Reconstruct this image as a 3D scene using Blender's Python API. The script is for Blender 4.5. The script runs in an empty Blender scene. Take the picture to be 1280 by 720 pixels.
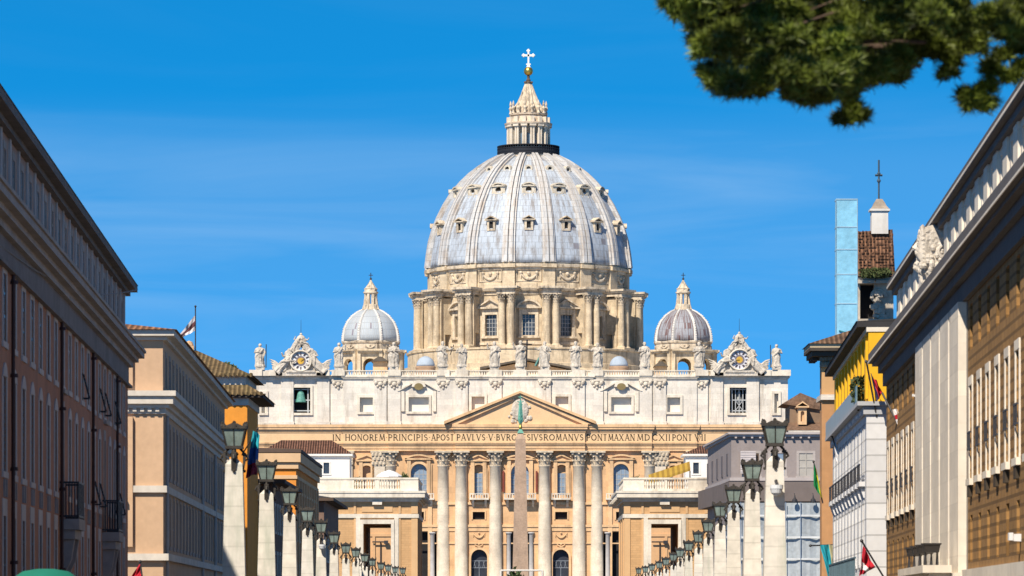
import bpy, math, random
import numpy as np
from mathutils import Vector, Matrix, noise as mnoise

R = math.radians
sc = bpy.context.scene
COL = sc.collection
F = 5500.0      # focal length in photo pixels
HY = 765.0      # row of the horizon in the photo
EYE = 1.7

# ------------------------------------------------------------------ camera
cd = bpy.data.cameras.new("camera")
cam = bpy.data.objects.new("camera", cd)
COL.objects.link(cam)
cam.location = (0, 0, EYE)
cam.rotation_euler = (R(90), 0, 0)
cd.lens = 36.0 * F / 1280
cd.sensor_width = 36.0
cd.shift_y = (HY - 360) / 1280.0
cd.clip_start = 0.5
cd.clip_end = 20000
cd.dof.use_dof = True
cd.dof.focus_distance = 900
cd.dof.aperture_fstop = 4.5
sc.camera = cam

# ------------------------------------------------------------------ sky + sun
SUN_AZ, SUN_EL = 27.0, 46.0      # degrees to the left of straight behind the camera, elevation
sdir = Vector((-math.sin(R(SUN_AZ)) * math.cos(R(SUN_EL)), -math.cos(R(SUN_AZ)) * math.cos(R(SUN_EL)), math.sin(R(SUN_EL))))
w = bpy.data.worlds.new("World")
sc.world = w
w.use_nodes = True
nt = w.node_tree
nt.nodes.clear()
N = nt.nodes.new
L = nt.links.new
out = N("ShaderNodeOutputWorld"); bg = N("ShaderNodeBackground")
bg.inputs["Strength"].default_value = 0.1
sky = N("ShaderNodeTexSky"); sky.sky_type = 'NISHITA'; sky.sun_disc = False
sky.sun_elevation = R(SUN_EL); sky.sun_rotation = R(180 + SUN_AZ)
sky.air_density = 1.0; sky.dust_density = 0.0; sky.ozone_density = 6.0; sky.altitude = 1500
tc = N("ShaderNodeTexCoord"); sep = N("ShaderNodeSeparateXYZ"); comb = N("ShaderNodeCombineXYZ")
lift = N("ShaderNodeMath"); lift.operation = 'MULTIPLY_ADD'; lift.inputs[1].default_value = 2.3; lift.inputs[2].default_value = 0.30
L(tc.outputs["Generated"], sep.inputs[0]); L(sep.outputs[2], lift.inputs[0])
L(sep.outputs[0], comb.inputs[0]); L(sep.outputs[1], comb.inputs[1]); L(lift.outputs[0], comb.inputs[2])
nrm = N("ShaderNodeVectorMath"); nrm.operation = 'NORMALIZE'
L(comb.outputs[0], nrm.inputs[0]); L(nrm.outputs[0], sky.inputs["Vector"])
hs = N("ShaderNodeHueSaturation"); hs.inputs["Saturation"].default_value = 1.7; hs.inputs["Value"].default_value = 2.0
hs.inputs["Hue"].default_value = 0.486
L(sky.outputs[0], hs.inputs["Color"])
# thin high cirrus veil
mp = N("ShaderNodeMapping"); mp.inputs["Scale"].default_value = (4.5, 1, 40); mp.inputs["Location"].default_value = (0.6, 0, -1.15)
L(tc.outputs["Generated"], mp.inputs[0])
cn = N("ShaderNodeTexNoise"); cn.inputs["Scale"].default_value = 1.7; cn.inputs["Detail"].default_value = 7; cn.inputs["Roughness"].default_value = 0.55
cn.inputs["Distortion"].default_value = 0.6
L(mp.outputs[0], cn.inputs["Vector"])
cr = N("ShaderNodeMapRange"); cr.inputs[1].default_value = 0.42; cr.inputs[2].default_value = 0.8; cr.inputs[3].default_value = 0.17; cr.inputs[4].default_value = 0.46
L(cn.outputs["Fac"], cr.inputs[0])
band = N("ShaderNodeMapRange"); band.interpolation_type = 'SMOOTHSTEP'
band.inputs[1].default_value = 0.119; band.inputs[2].default_value = 0.098; band.inputs[3].default_value = 0.12; band.inputs[4].default_value = 1.0
L(sep.outputs[2], band.inputs[0])
cm = N("ShaderNodeMath"); cm.operation = 'MULTIPLY'; L(cr.outputs[0], cm.inputs[0]); L(band.outputs[0], cm.inputs[1])
mixc = N("ShaderNodeMix"); mixc.data_type = 'RGBA'; mixc.inputs[7].default_value = (2.9, 4.7, 6.9, 1)
L(cm.outputs[0], mixc.inputs[0]); L(hs.outputs[0], mixc.inputs[6]); pass
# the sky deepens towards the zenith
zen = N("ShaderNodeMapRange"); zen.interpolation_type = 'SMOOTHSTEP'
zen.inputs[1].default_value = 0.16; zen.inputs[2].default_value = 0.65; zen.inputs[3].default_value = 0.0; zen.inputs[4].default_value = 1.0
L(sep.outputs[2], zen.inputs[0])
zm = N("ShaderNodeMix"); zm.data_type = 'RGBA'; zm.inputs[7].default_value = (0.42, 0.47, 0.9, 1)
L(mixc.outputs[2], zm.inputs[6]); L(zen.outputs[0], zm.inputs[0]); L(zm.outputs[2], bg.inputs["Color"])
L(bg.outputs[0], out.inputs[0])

sl = bpy.data.lights.new("sun", 'SUN'); sl.energy = 5.0; sl.angle = R(0.5); sl.color = (1.0, 0.89, 0.74)
so = bpy.data.objects.new("sun", sl); COL.objects.link(so)
so.rotation_euler = (-sdir).to_track_quat('-Z', 'Y').to_euler()
so.location = (-60, -60, 80)
sc.view_settings.view_transform = 'Standard'
sc.view_settings.look = 'None'
sc.view_settings.gamma = 1.0
sc.view_settings.exposure = 0.38
sc.cycles.max_bounces = 5
sc.cycles.diffuse_bounces = 4

# ------------------------------------------------------------------ materials
MATS = {}
def mat(name, col, rough=0.85, var=0.18, scale=0.6, grime=0.0, gcol=None, brick=None, bump=0.0, metallic=0.0, spec=0.3, glow=None, fine=0.0, tilt=0.4):
    """one procedural surface: patchy base colour, vertical weather streaks, optional masonry joints"""
    if name in MATS: return MATS[name]
    m = bpy.data.materials.new(name); m.use_nodes = True
    t = m.node_tree; n = t.nodes; b = n["Principled BSDF"]
    b.inputs["Roughness"].default_value = rough; b.inputs["Metallic"].default_value = metallic
    b.inputs["Specular IOR Level"].default_value = spec
    A = n.new; K = t.links.new
    geo = A("ShaderNodeNewGeometry")
    ns = A("ShaderNodeTexNoise"); ns.inputs["Scale"].default_value = scale; ns.inputs["Detail"].default_value = 6; ns.inputs["Roughness"].default_value = 0.65
    K(geo.outputs["Position"], ns.inputs["Vector"])
    ramp = A("ShaderNodeValToRGB")
    e = ramp.color_ramp.elements
    e[0].position = 0.3; e[1].position = 0.7
    e[0].color = [c * (1 - var) for c in col] + [1]; e[1].color = [min(1, c * (1 + var)) for c in col] + [1]
    K(ns.outputs["Fac"], ramp.inputs[0])
    cur = ramp.outputs[0]
    if fine:
        n2 = A("ShaderNodeTexNoise"); n2.inputs["Scale"].default_value = 3.0; n2.inputs["Detail"].default_value = 4
        K(geo.outputs["Position"], n2.inputs["Vector"])
        mr = A("ShaderNodeMapRange"); mr.inputs[1].default_value = 0.3; mr.inputs[2].default_value = 0.7; mr.inputs[3].default_value = 1 - fine; mr.inputs[4].default_value = 1 + fine
        K(n2.outputs["Fac"], mr.inputs[0])
        mx = A("ShaderNodeMix"); mx.data_type = 'RGBA'; mx.blend_type = 'MULTIPLY'; mx.inputs[0].default_value = 1
        K(cur, mx.inputs[6]); K(mr.outputs[0], mx.inputs[7]); cur = mx.outputs[2]
    if brick:
        bw, bh, mo, dk = brick
        sp = A("ShaderNodeSeparateXYZ"); K(geo.outputs["Position"], sp.inputs[0])
        ad = A("ShaderNodeMath"); ad.operation = 'ADD'; K(sp.outputs[0], ad.inputs[0]); K(sp.outputs[1], ad.inputs[1])
        cb = A("ShaderNodeCombineXYZ"); K(ad.outputs[0], cb.inputs[0]); K(sp.outputs[2], cb.inputs[1])
        bt = A("ShaderNodeTexBrick"); bt.inputs["Scale"].default_value = 1.0
        bt.inputs["Brick Width"].default_value = bw; bt.inputs["Row Height"].default_value = bh
        bt.inputs["Mortar Size"].default_value = mo; bt.inputs["Mortar Smooth"].default_value = 0.2
        bt.inputs["Color1"].default_value = (1, 1, 1, 1); bt.inputs["Color2"].default_value = (0.86, 0.86, 0.87, 1); bt.inputs["Mortar"].default_value = (dk, dk, dk, 1)
        K(cb.outputs[0], bt.inputs["Vector"])
        mx = A("ShaderNodeMix"); mx.data_type = 'RGBA'; mx.blend_type = 'MULTIPLY'; mx.inputs[0].default_value = 1
        K(cur, mx.inputs[6]); K(bt.outputs["Color"], mx.inputs[7]); cur = mx.outputs[2]
    if grime:
        mpn = A("ShaderNodeMapping"); mpn.inputs["Scale"].default_value = (1.1, 1.1, 0.16); K(geo.outputs["Position"], mpn.inputs[0])
        gn = A("ShaderNodeTexNoise"); gn.inputs["Scale"].default_value = tilt; gn.inputs["Detail"].default_value = 7; gn.inputs["Roughness"].default_value = 0.7
        K(mpn.outputs[0], gn.inputs["Vector"])
        gr = A("ShaderNodeMapRange"); gr.inputs[1].default_value = 0.5; gr.inputs[2].default_value = 0.72; gr.inputs[3].default_value = 0; gr.inputs[4].default_value = grime
        K(gn.outputs["Fac"], gr.inputs[0])
        mx = A("ShaderNodeMix"); mx.data_type = 'RGBA'
        gc = gcol or [c * 0.35 for c in col]
        mx.inputs[7].default_value = list(gc) + [1]
        K(gr.outputs[0], mx.inputs[0]); K(cur, mx.inputs[6]); cur = mx.outputs[2]
    K(cur, b.inputs["Base Color"])
    if bump:
        bp = A("ShaderNodeBump"); bp.inputs["Strength"].default_value = bump; bp.inputs["Distance"].default_value = 0.3
        n3 = A("ShaderNodeTexNoise"); n3.inputs["Scale"].default_value = 2.2; n3.inputs["Detail"].default_value = 5
        K(geo.outputs["Position"], n3.inputs["Vector"]); K(n3.outputs["Fac"], bp.inputs["Height"]); K(bp.outputs[0], b.inputs["Normal"])
    MATS[name] = m
    return m

def lead_mat(name, base, patch, patch_amt, stain, stain_amt, lat=None):
    """lead sheeting of a dome: seams round and down, odd darker sheets, run-off streaks (object space, axis = z)"""
    m = bpy.data.materials.new(name); m.use_nodes = True
    t = m.node_tree; n = t.nodes; b = n["Principled BSDF"]; A = n.new; K = t.links.new
    b.inputs["Roughness"].default_value = 0.6; b.inputs["Specular IOR Level"].default_value = 0.3
    tcn = A("ShaderNodeTexCoord"); sp = A("ShaderNodeSeparateXYZ"); K(tcn.outputs["Object"], sp.inputs[0])
    at = A("ShaderNodeMath"); at.operation = 'ARCTAN2'; K(sp.outputs[0], at.inputs[0]); K(sp.outputs[1], at.inputs[1])
    ml = A("ShaderNodeMath"); ml.operation = 'MULTIPLY'; ml.inputs[1].default_value = 16 * 6 / (2 * math.pi) ; K(at.outputs[0], ml.inputs[0])
    cb = A("ShaderNodeCombineXYZ"); K(ml.outputs[0], cb.inputs[0]); K(sp.outputs[2], cb.inputs[1])
    bt = A("ShaderNodeTexBrick"); bt.offset = 0.5; bt.inputs["Scale"].default_value = 1
    bt.inputs["Brick Width"].default_value = 1.0; bt.inputs["Row Height"].default_value = 1.5; bt.inputs["Mortar Size"].default_value = 0.06; bt.inputs["Mortar Smooth"].default_value = 0.4
    bt.inputs["Color1"].default_value = (0, 0, 0, 1); bt.inputs["Color2"].default_value = (1, 1, 1, 1); bt.inputs["Mortar"].default_value = (0.5, 0.5, 0.5, 1); bt.inputs["Bias"].default_value = 0
    K(cb.outputs[0], bt.inputs["Vector"])
    r1 = A("ShaderNodeValToRGB"); e = r1.color_ramp.elements
    e[0].position = 0.0; e[0].color = [c * 0.93 for c in base] + [1]; e[1].position = 0.9; e[1].color = list(base) + [1]
    p = r1.color_ramp.elements.new(1 - patch_amt); p.color = [c * 1.03 for c in base] + [1]
    q = r1.color_ramp.elements.new(min(0.999, 1 - patch_amt + 0.004)); q.color = list(patch) + [1]
    e2 = r1.color_ramp.elements[-1]; e2.color = list(patch) + [1]
    K(bt.outputs["Color"], r1.inputs[0])
    seam = A("ShaderNodeMapRange"); seam.inputs[3].default_value = 1.0; seam.inputs[4].default_value = 0.68
    K(bt.outputs["Fac"], seam.inputs[0])
    mx0 = A("ShaderNodeMix"); mx0.data_type = 'RGBA'; mx0.blend_type = 'MULTIPLY'; mx0.inputs[0].default_value = 1
    K(r1.outputs[0], mx0.inputs[6]); K(seam.outputs[0], mx0.inputs[7])
    cb2 = A("ShaderNodeCombineXYZ"); K(ml.outputs[0], cb2.inputs[0])
    zs = A("ShaderNodeMath"); zs.operation = 'MULTIPLY'; zs.inputs[1].default_value = 0.13; K(sp.outputs[2], zs.inputs[0]); K(zs.outputs[0], cb2.inputs[1])
    gn = A("ShaderNodeTexNoise"); gn.inputs["Scale"].default_value = 1.3; gn.inputs["Detail"].default_value = 8; gn.inputs["Roughness"].default_value = 0.72
    K(cb2.outputs[0], gn.inputs["Vector"])
    gr = A("ShaderNodeMapRange"); gr.inputs[1].default_value = 0.47; gr.inputs[2].default_value = 0.70; gr.inputs[3].default_value = 0; gr.inputs[4].default_value = stain_amt; gr.clamp = True
    K(gn.outputs["Fac"], gr.inputs[0])
    mx = A("ShaderNodeMix"); mx.data_type = 'RGBA'; mx.inputs[7].default_value = list(stain) + [1]
    K(gr.outputs[0], mx.inputs[0]); K(mx0.outputs[2], mx.inputs[6])
    K(mx.outputs[2], b.inputs["Base Color"])
    MATS[name] = m
    return m

def tile_mat(name, c1, c2, pitch=0.35, moss=None):
    """pantile roof: ridges running down the slope, odd tiles"""
    m = mat(name, c1, rough=0.9, var=0.35, scale=1.6, grime=0.5, gcol=moss or c2, fine=0.3, tilt=0.6)
    t = m.node_tree; n = t.nodes; b = n["Principled BSDF"]; A = n.new; K = t.links.new
    geo = A("ShaderNodeNewGeometry")
    wv = A("ShaderNodeTexWave"); wv.bands_direction = 'X'; wv.inputs["Scale"].default_value = 1.0 / pitch / 3.0; wv.inputs["Distortion"].default_value = 0.8
    K(geo.outputs["Position"], wv.inputs["Vector"])
    mx = A("ShaderNodeMix"); mx.data_type = 'RGBA'; mx.blend_type = 'MULTIPLY'; mx.inputs[0].default_value = 0.6
    src = b.inputs["Base Color"].links[0].from_socket
    K(src, mx.inputs[6]); K(wv.outputs["Color"], mx.inputs[7]); K(mx.outputs[2], b.inputs["Base Color"])
    bp = A("ShaderNodeBump"); bp.inputs["Strength"].default_value = 0.8; bp.inputs["Distance"].default_value = 0.1
    K(wv.outputs["Fac"], bp.inputs["Height"]); K(bp.outputs[0], b.inputs["Normal"])
    return m

M_ = mat
travertine = M_("white_travertine", (0.74, 0.69, 0.61), var=0.14, scale=0.25, grime=0.75, gcol=(0.34, 0.29, 0.23), brick=(3.2, 1.25, 0.035, 0.82), fine=0.07, tilt=0.5)
travertine_plain = M_("pale_travertine", (0.70, 0.64, 0.54), var=0.14, scale=0.5, grime=0.75, gcol=(0.30, 0.25, 0.20), fine=0.08)
ochre = M_("ochre_travertine", (0.69, 0.435, 0.235), var=0.14, scale=0.25, grime=0.35, gcol=(0.40, 0.25, 0.14), brick=(3.0, 1.3, 0.03, 0.85), fine=0.06)
ochre_plain = M_("ochre_moulding", (0.69, 0.46, 0.26), var=0.14, scale=0.4, grime=0.75, gcol=(0.30, 0.19, 0.11), fine=0.08)
frieze_m = M_("pale_ochre_frieze", (0.71, 0.49, 0.285), var=0.07, scale=0.4, fine=0.05)
shaft_m = M_("column_travertine", (0.72, 0.63, 0.50), var=0.18, scale=0.5, grime=0.6, gcol=(0.50, 0.40, 0.29), brick=(60, 1.5, 0.03, 0.86), fine=0.08, tilt=0.6)
drum_m = M_("weathered_drum_stone", (0.62, 0.51, 0.36), var=0.24, scale=0.4, grime=1.0, gcol=(0.20, 0.15, 0.10), brick=(2.2, 0.9, 0.03, 0.82), fine=0.12, tilt=0.55)
drum_trim = M_("weathered_trim_stone", (0.60, 0.51, 0.39), var=0.25, scale=0.7, grime=1.2, gcol=(0.13, 0.10, 0.075), fine=0.15, tilt=0.8)
statue_m = M_("statue_stone", (0.55, 0.50, 0.43), var=0.25, scale=1.2, grime=0.85, gcol=(0.24, 0.21, 0.17), bump=0.5, fine=0.15, tilt=0.9)
black_m = M_("inscription_black", (0.06, 0.045, 0.03), var=0.1)
gold_m = M_("gilded_bronze", (0.62, 0.42, 0.10), rough=0.35, metallic=0.9, var=0.2, scale=2)
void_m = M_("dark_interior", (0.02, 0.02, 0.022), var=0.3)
glass_m = M_("window_glass", (0.22, 0.29, 0.38), rough=0.25, var=0.2, scale=1.2, spec=0.6)
dglass_m = M_("dark_window_glass", (0.05, 0.06, 0.075), rough=0.2, var=0.3, scale=0.8, spec=0.6)
blind_m = M_("limewashed_blind_wall", (0.74, 0.69, 0.60), var=0.06, scale=0.6)
bronze_m = M_("green_patina_bronze", (0.10, 0.28, 0.24), rough=0.6, var=0.4, scale=3)
iron_m = M_("dark_iron", (0.035, 0.035, 0.04), rough=0.5, var=0.3, scale=2, spec=0.4)

# ------------------------------------------------------------------ mesh builder
class MB:
    def __init__(s): s.v = []; s.f = []; s.mi = []; s.m = 0
    def _add(s, vs, fs):
        o = len(s.v); s.v += vs
        for f in fs: s.f.append(tuple(i + o for i in f)); s.mi.append(s.m)
    def quad(s, a, b, c, d): s._add([tuple(a), tuple(b), tuple(c), tuple(d)], [(0, 1, 2, 3)])
    def box(s, x0, x1, y0, y1, z0, z1):
        s._add([(x0, y0, z0), (x1, y0, z0), (x1, y1, z0), (x0, y1, z0), (x0, y0, z1), (x1, y0, z1), (x1, y1, z1), (x0, y1, z1)],
               [(3, 2, 1, 0), (4, 5, 6, 7), (0, 1, 5, 4), (1, 2, 6, 5), (2, 3, 7, 6), (3, 0, 4, 7)])
        return s
    def frustum(s, cx, cy, z0, z1, a0, b0, a1, b1):
        s._add([(cx - a0, cy - b0, z0), (cx + a0, cy - b0, z0), (cx + a0, cy + b0, z0), (cx - a0, cy + b0, z0),
                (cx - a1, cy - b1, z1), (cx + a1, cy - b1, z1), (cx + a1, cy + b1, z1), (cx - a1, cy + b1, z1)],
               [(3, 2, 1, 0), (4, 5, 6, 7), (0, 1, 5, 4), (1, 2, 6, 5), (2, 3, 7, 6), (3, 0, 4, 7)])
        return s
    def pxz(s, poly, y0, y1):       # polygon in x-z, extruded along y
        k = len(poly)
        s._add([(x, y0, z) for x, z in poly] + [(x, y1, z) for x, z in poly],
               [tuple(range(k)), tuple(range(2 * k - 1, k - 1, -1))] + [(i, (i + 1) % k + 0, (i + 1) % k + k, i + k)[::-1] for i in range(k)])
        return s
    def pyz(s, poly, x0, x1):       # polygon in y-z, extruded along x
        k = len(poly)
        s._add([(x0, y, z) for y, z in poly] + [(x1, y, z) for y, z in poly],
               [tuple(range(k)), tuple(range(2 * k - 1, k - 1, -1))] + [(i, (i + 1) % k, (i + 1) % k + k, i + k) for i in range(k)])
        return s
    def pxy(s, poly, z0, z1):
        k = len(poly)
        s._add([(x, y, z0) for x, y in poly] + [(x, y, z1) for x, y in poly],
               [tuple(range(k - 1, -1, -1)), tuple(range(k, 2 * k))] + [(i, (i + 1) % k, (i + 1) % k + k, i + k) for i in range(k)])
        return s
    def lathe(s, prof, n=32, cx=0, cy=0, mod=None, sx=1, sy=1, a0=0.0, a1=None):
        full = a1 is None
        m = n if full else n + 1
        vs = []
        for r, z in prof:
            for i in range(m):
                a = a0 + (2 * math.pi * i / n if full else (a1 - a0) * i / n)
                k = mod(a, z) if mod else 1
                vs.append((cx + math.sin(a) * r * k * sx, cy - math.cos(a) * r * k * sy, z))
        fs = []
        for j in range(len(prof) - 1):
            for i in range(n):
                i2 = (i + 1) % m
                fs.append((j * m + i, j * m + i2, (j + 1) * m + i2, (j + 1) * m + i))
        if full:
            if prof[0][0] > 1e-4: fs.append(tuple(range(m - 1, -1, -1)))
            if prof[-1][0] > 1e-4: fs.append(tuple(range((len(prof) - 1) * m, len(prof) * m)))
        s._add(vs, fs)
        return s
    def ball(s, c, r, n=12, sx=1, sy=1, sz=1):
        k = n // 2
        prof = [(r * math.sin(math.pi * j / k), c[2] - r * sz * math.cos(math.pi * j / k)) for j in range(k + 1)]
        prof[0] = (0.0001 * r, prof[0][1]); prof[-1] = (0.0001 * r, prof[-1][1])
        return s.lathe(prof, n, c[0], c[1], sx=sx, sy=sy)
    def tube(s, pts, r, n=6):
        rs = r if isinstance(r, (list, tuple)) else [r] * len(pts)
        P = [Vector(p) for p in pts]; vs = []
        for i, p in enumerate(P):
            t = (P[min(i + 1, len(P) - 1)] - P[max(i - 1, 0)]).normalized()
            u = t.cross(Vector((0, 1, 0)) if abs(t.y) < 0.9 else Vector((1, 0, 0))).normalized(); q = t.cross(u)
            for k in range(n):
                a = 2 * math.pi * k / n
                vs.append(tuple(p + (u * math.cos(a) + q * math.sin(a)) * rs[i]))
        fs = [(j * n + i, j * n + (i + 1) % n, (j + 1) * n + (i + 1) % n, (j + 1) * n + i) for j in range(len(P) - 1) for i in range(n)]
        fs += [tuple(range(n - 1, -1, -1)), tuple(range((len(P) - 1) * n, len(P) * n))]
        s._add(vs, fs)
        return s
    def bar(s, a, b, t): return s.tube([a, b], t, 4)
    def arch_fill(s, xa, xb, zs, y0, y1, n=10):   # spandrels over a round-headed opening
        r = (xb - xa) / 2; mx = (xa + xb) / 2; zt = zs + r
        for sg in (-1, 1):
            pts = [(mx + sg * r * math.cos(math.pi / 2 * i / n), zs + r * math.sin(math.pi / 2 * i / n)) for i in range(n + 1)]
            cx = mx + sg * r
            for i in range(n):
                a, b = pts[i], pts[i + 1]
                s._add([(cx, y0, zt), (a[0], y0, a[1]), (b[0], y0, b[1])], [(0, 1, 2)])
                s.quad((a[0], y0, a[1]), (b[0], y0, b[1]), (b[0], y1, b[1]), (a[0], y1, a[1]))
    def wall(s, x0, x1, z0, z1, ops, y=0.0, depth=0.4):   # a wall with openings that have reveals
        xs = sorted({x0, x1} | {a for o in ops for a in o[:2]}); zs = sorted({z0, z1} | {a for o in ops for a in o[2:4]})
        for j in range(len(zs) - 1):
            zc = (zs[j] + zs[j + 1]) / 2; st = None
            for i in range(len(xs) - 1):
                xc = (xs[i] + xs[i + 1]) / 2
                hole = any(o[0] < xc < o[1] and o[2] < zc < o[3] for o in ops)
                if hole:
                    if st is not None: s.quad((st, y, zs[j]), (xs[i], y, zs[j]), (xs[i], y, zs[j + 1]), (st, y, zs[j + 1])); st = None
                elif st is None: st = xs[i]
            if st is not None: s.quad((st, y, zs[j]), (x1, y, zs[j]), (x1, y, zs[j + 1]), (st, y, zs[j + 1]))
        for a, b, c, d in [o[:4] for o in ops]:
            e = y + depth
            s.quad((a, y, c), (a, e, c), (a, e, d), (a, y, d)); s.quad((b, y, c), (b, y, d), (b, e, d), (b, e, c))
            s.quad((a, y, d), (a, e, d), (b, e, d), (b, y, d)); s.quad((a, y, c), (b, y, c), (b, e, c), (a, e, c))
        return s
    def shell(s, x0, x1, y0, y1, z0, z1):   # the other sides and the top of a block whose front is a wall()
        s.quad((x1, y0, z0), (x1, y1, z0), (x1, y1, z1), (x1, y0, z1)); s.quad((x0, y1, z0), (x0, y0, z0), (x0, y0, z1), (x0, y1, z1))
        s.quad((x1, y1, z0), (x0, y1, z0), (x0, y1, z1), (x1, y1, z1)); s.quad((x0, y0, z1), (x1, y0, z1), (x1, y1, z1), (x0, y1, z1))
        return s
    def xform(s, M, start=0):
        for i in range(start, len(s.v)): s.v[i] = tuple(M @ Vector(s.v[i]))
        return s
    def mesh(s, name, mats, smooth=False):
        me = bpy.data.meshes.new(name); me.from_pydata(s.v, [], s.f)
        for m in (mats if isinstance(mats, (list, tuple)) else [mats]): me.materials.append(m)
        if any(s.mi): me.polygons.foreach_set("material_index", s.mi)
        if smooth: me.polygons.foreach_set("use_smooth", [True] * len(s.f))
        me.update()
        return me
    def build(s, name, mats, parent=None, loc=(0, 0, 0), rz=0.0, smooth=False):
        return put(name, s.mesh(name, mats, smooth), parent, loc, rz)

def put(name, me, parent=None, loc=(0, 0, 0), rz=0.0, label=None):
    o = bpy.data.objects.new(name, me); COL.objects.link(o)
    if parent: o.parent = parent
    o.location = loc; o.rotation_euler = (0, 0, rz)
    if label: o["label"] = label
    return o
def rep(name, mb, mats, parent, locs):
    me = mb.mesh(name, mats)
    for l in locs: put(name, me, parent, l)
def tag(o, label, cat, group=None, kind=None):
    if label: o["label"] = label
    if cat: o["category"] = cat
    if group: o["group"] = group
    if kind: o["kind"] = kind
    return o
def thing(name, label, cat, loc=(0, 0, 0), rz=0.0, group=None):
    return tag(put(name, None, None, loc, rz), label, cat, group)
def copy_tree(o, parent=None):
    c = o.copy(); COL.objects.link(c)
    if parent: c.parent = parent
    for ch in list(o.children): copy_tree(ch, c)
    return c
def PX(px, D): return (px - 640) * D / F
def PZ(py, D): return EYE + (HY - py) * D / F

def ground(D):      # the street dips a little, then climbs to the square and the steps
    pts = [(-200, 0), (136, 0), (264, -0.3), (420, -0.6), (551, -0.3), (800, 1.9), (880, 2.6), (915, 3.0), (940, 6.3), (3000, 6.3)]
    for (a, za), (b, zb) in zip(pts, pts[1:]):
        if D <= b: return za + (zb - za) * (D - a) / (b - a)
    return 6.3
FD = 948.2      # distance of the basilica front
# ------------------------------------------------------------------ ground, street, pavements
asphalt = M_("asphalt", (0.055, 0.053, 0.05), var=0.25, scale=0.3, rough=0.9)
paving = M_("cobble_paving", (0.11, 0.10, 0.09), var=0.25, scale=0.5, brick=(0.8, 0.8, 0.04, 0.7))
kerb_m = M_("travertine_kerb", (0.42, 0.39, 0.34), var=0.15)
earth = M_("earth_ground", (0.12, 0.11, 0.09), var=0.3, scale=0.02)
Ds = [-200, 0, 60, 136, 200, 264, 340, 420, 500, 551, 560, 700, 800, 880, 915, 940, 1700, 6000]
def strip(name, xa, xb, dz, m, d0=-200, d1=6000):
    g = MB(); d = [q for q in Ds if d0 <= q <= d1]
    for a, b in zip(d, d[1:]):
        g.quad((xa, a, ground(a) + dz), (xb, a, ground(a) + dz), (xb, b, ground(b) + dz), (xa, b, ground(b) + dz))
    tag(g.build(name, m), None, None, kind="structure")
strip("ground", -4000, 4000, -0.03, earth)
strip("road", -6.5, 6.5, 0.0, asphalt, -200, 560)
strip("pavement", -24, -7.2, 0.12, paving, -200, 560)
strip("pavement", 7.2, 26, 0.12, paving, -200, 560)
strip("square", -90, 90, 0.004, paving, 560, 915)
g = MB()
for sx in (-1, 1):
    d = [q for q in Ds if q <= 560]
    for a, b in zip(d, d[1:]):
        k = MB(); x0, x1 = sorted((sx * 6.5, sx * 7.2))
        g._add([(x0, a, ground(a) - .05), (x1, a, ground(a) - .05), (x1, a, ground(a) + .13), (x0, a, ground(a) + .13),
                (x0, b, ground(b) - .05), (x1, b, ground(b) - .05), (x1, b, ground(b) + .13), (x0, b, ground(b) + .13)],
               [(0, 1, 2, 3), (7, 6, 5, 4), (3, 2, 6, 7), (0, 3, 7, 4), (1, 5, 6, 2)])
tag(g.build("kerb", kerb_m), None, None, kind="structure")
g = MB()
for i in range(60):
    a = -60 + i * 9.0
    g._add([(-.08, a, ground(a) + .02), (.08, a, ground(a) + .02), (.08, a + 3, ground(a + 3) + .02), (-.08, a + 3, ground(a + 3) + .02)], [(0, 1, 2, 3)])
tag(g.build("road_marking", M_("white_road_paint", (0.7, 0.7, 0.68))), None, None, kind="structure")

# ------------------------------------------------------------------ the basilica
S = FD / F; BASE = PZ(738, FD)
BAS = thing("basilica", "huge domed basilica with travertine front, giant columns and ribbed grey dome closing the street", "basilica", (PX(650, FD), FD, BASE))
def fx(px): return (px - 650) * S
def fz(py): return (738 - py) * S
def mir(a, b): return (1300 - b, 1300 - a)
def both(*rects):
    r = []
    for a, b, t, u in rects: r += [(a, b, t, u), (1300 - b, 1300 - a, t, u)]
    return r
def R4(r): return (fx(r[0]), fx(r[1]), fz(r[3]), fz(r[2]))   # px rect (x0,x1,ytop,ybot) -> metres

SEC = [(81, -2.6), (164.5, -1.95), (221, -1.5), (335, -1.15)]     # half width in px -> how far the front steps out
def sections():
    prev = None
    for hw, yf in SEC:
        if prev is None: yield (-hw, hw, yf)
        else:
            yield (-hw, -prev, yf); yield (prev, hw, yf)
        prev = hw

# lower wall with its openings
arched = both((451, 466, 582, 612), (514, 534, 580, 619), (590, 606.5, 581, 619), (589, 609, 687, 738)) + [(639, 661, 580, 619)]
square = both((519, 530, 640, 650), (591, 606, 640, 649.5), (511, 546, 665, 738), (445, 470, 640, 650), (446, 470, 672, 738), (350, 372, 585, 617), (350, 375, 680, 738)) + [(633, 667, 665, 738)]
m = MB(); WY = -0.9
ops = [R4(r) for r in arched + square]
m.wall(fx(315), fx(985), 0, fz(564), ops, WY, 1.6)
for r in arched:
    a = R4(r); m.arch_fill(a[0], a[1], a[3] - (a[1] - a[0]) / 2, WY, WY + 1.6)
m.shell(fx(315), fx(985), WY, 18, 0, fz(531))
m.build("facade_wall", ochre, BAS)
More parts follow.
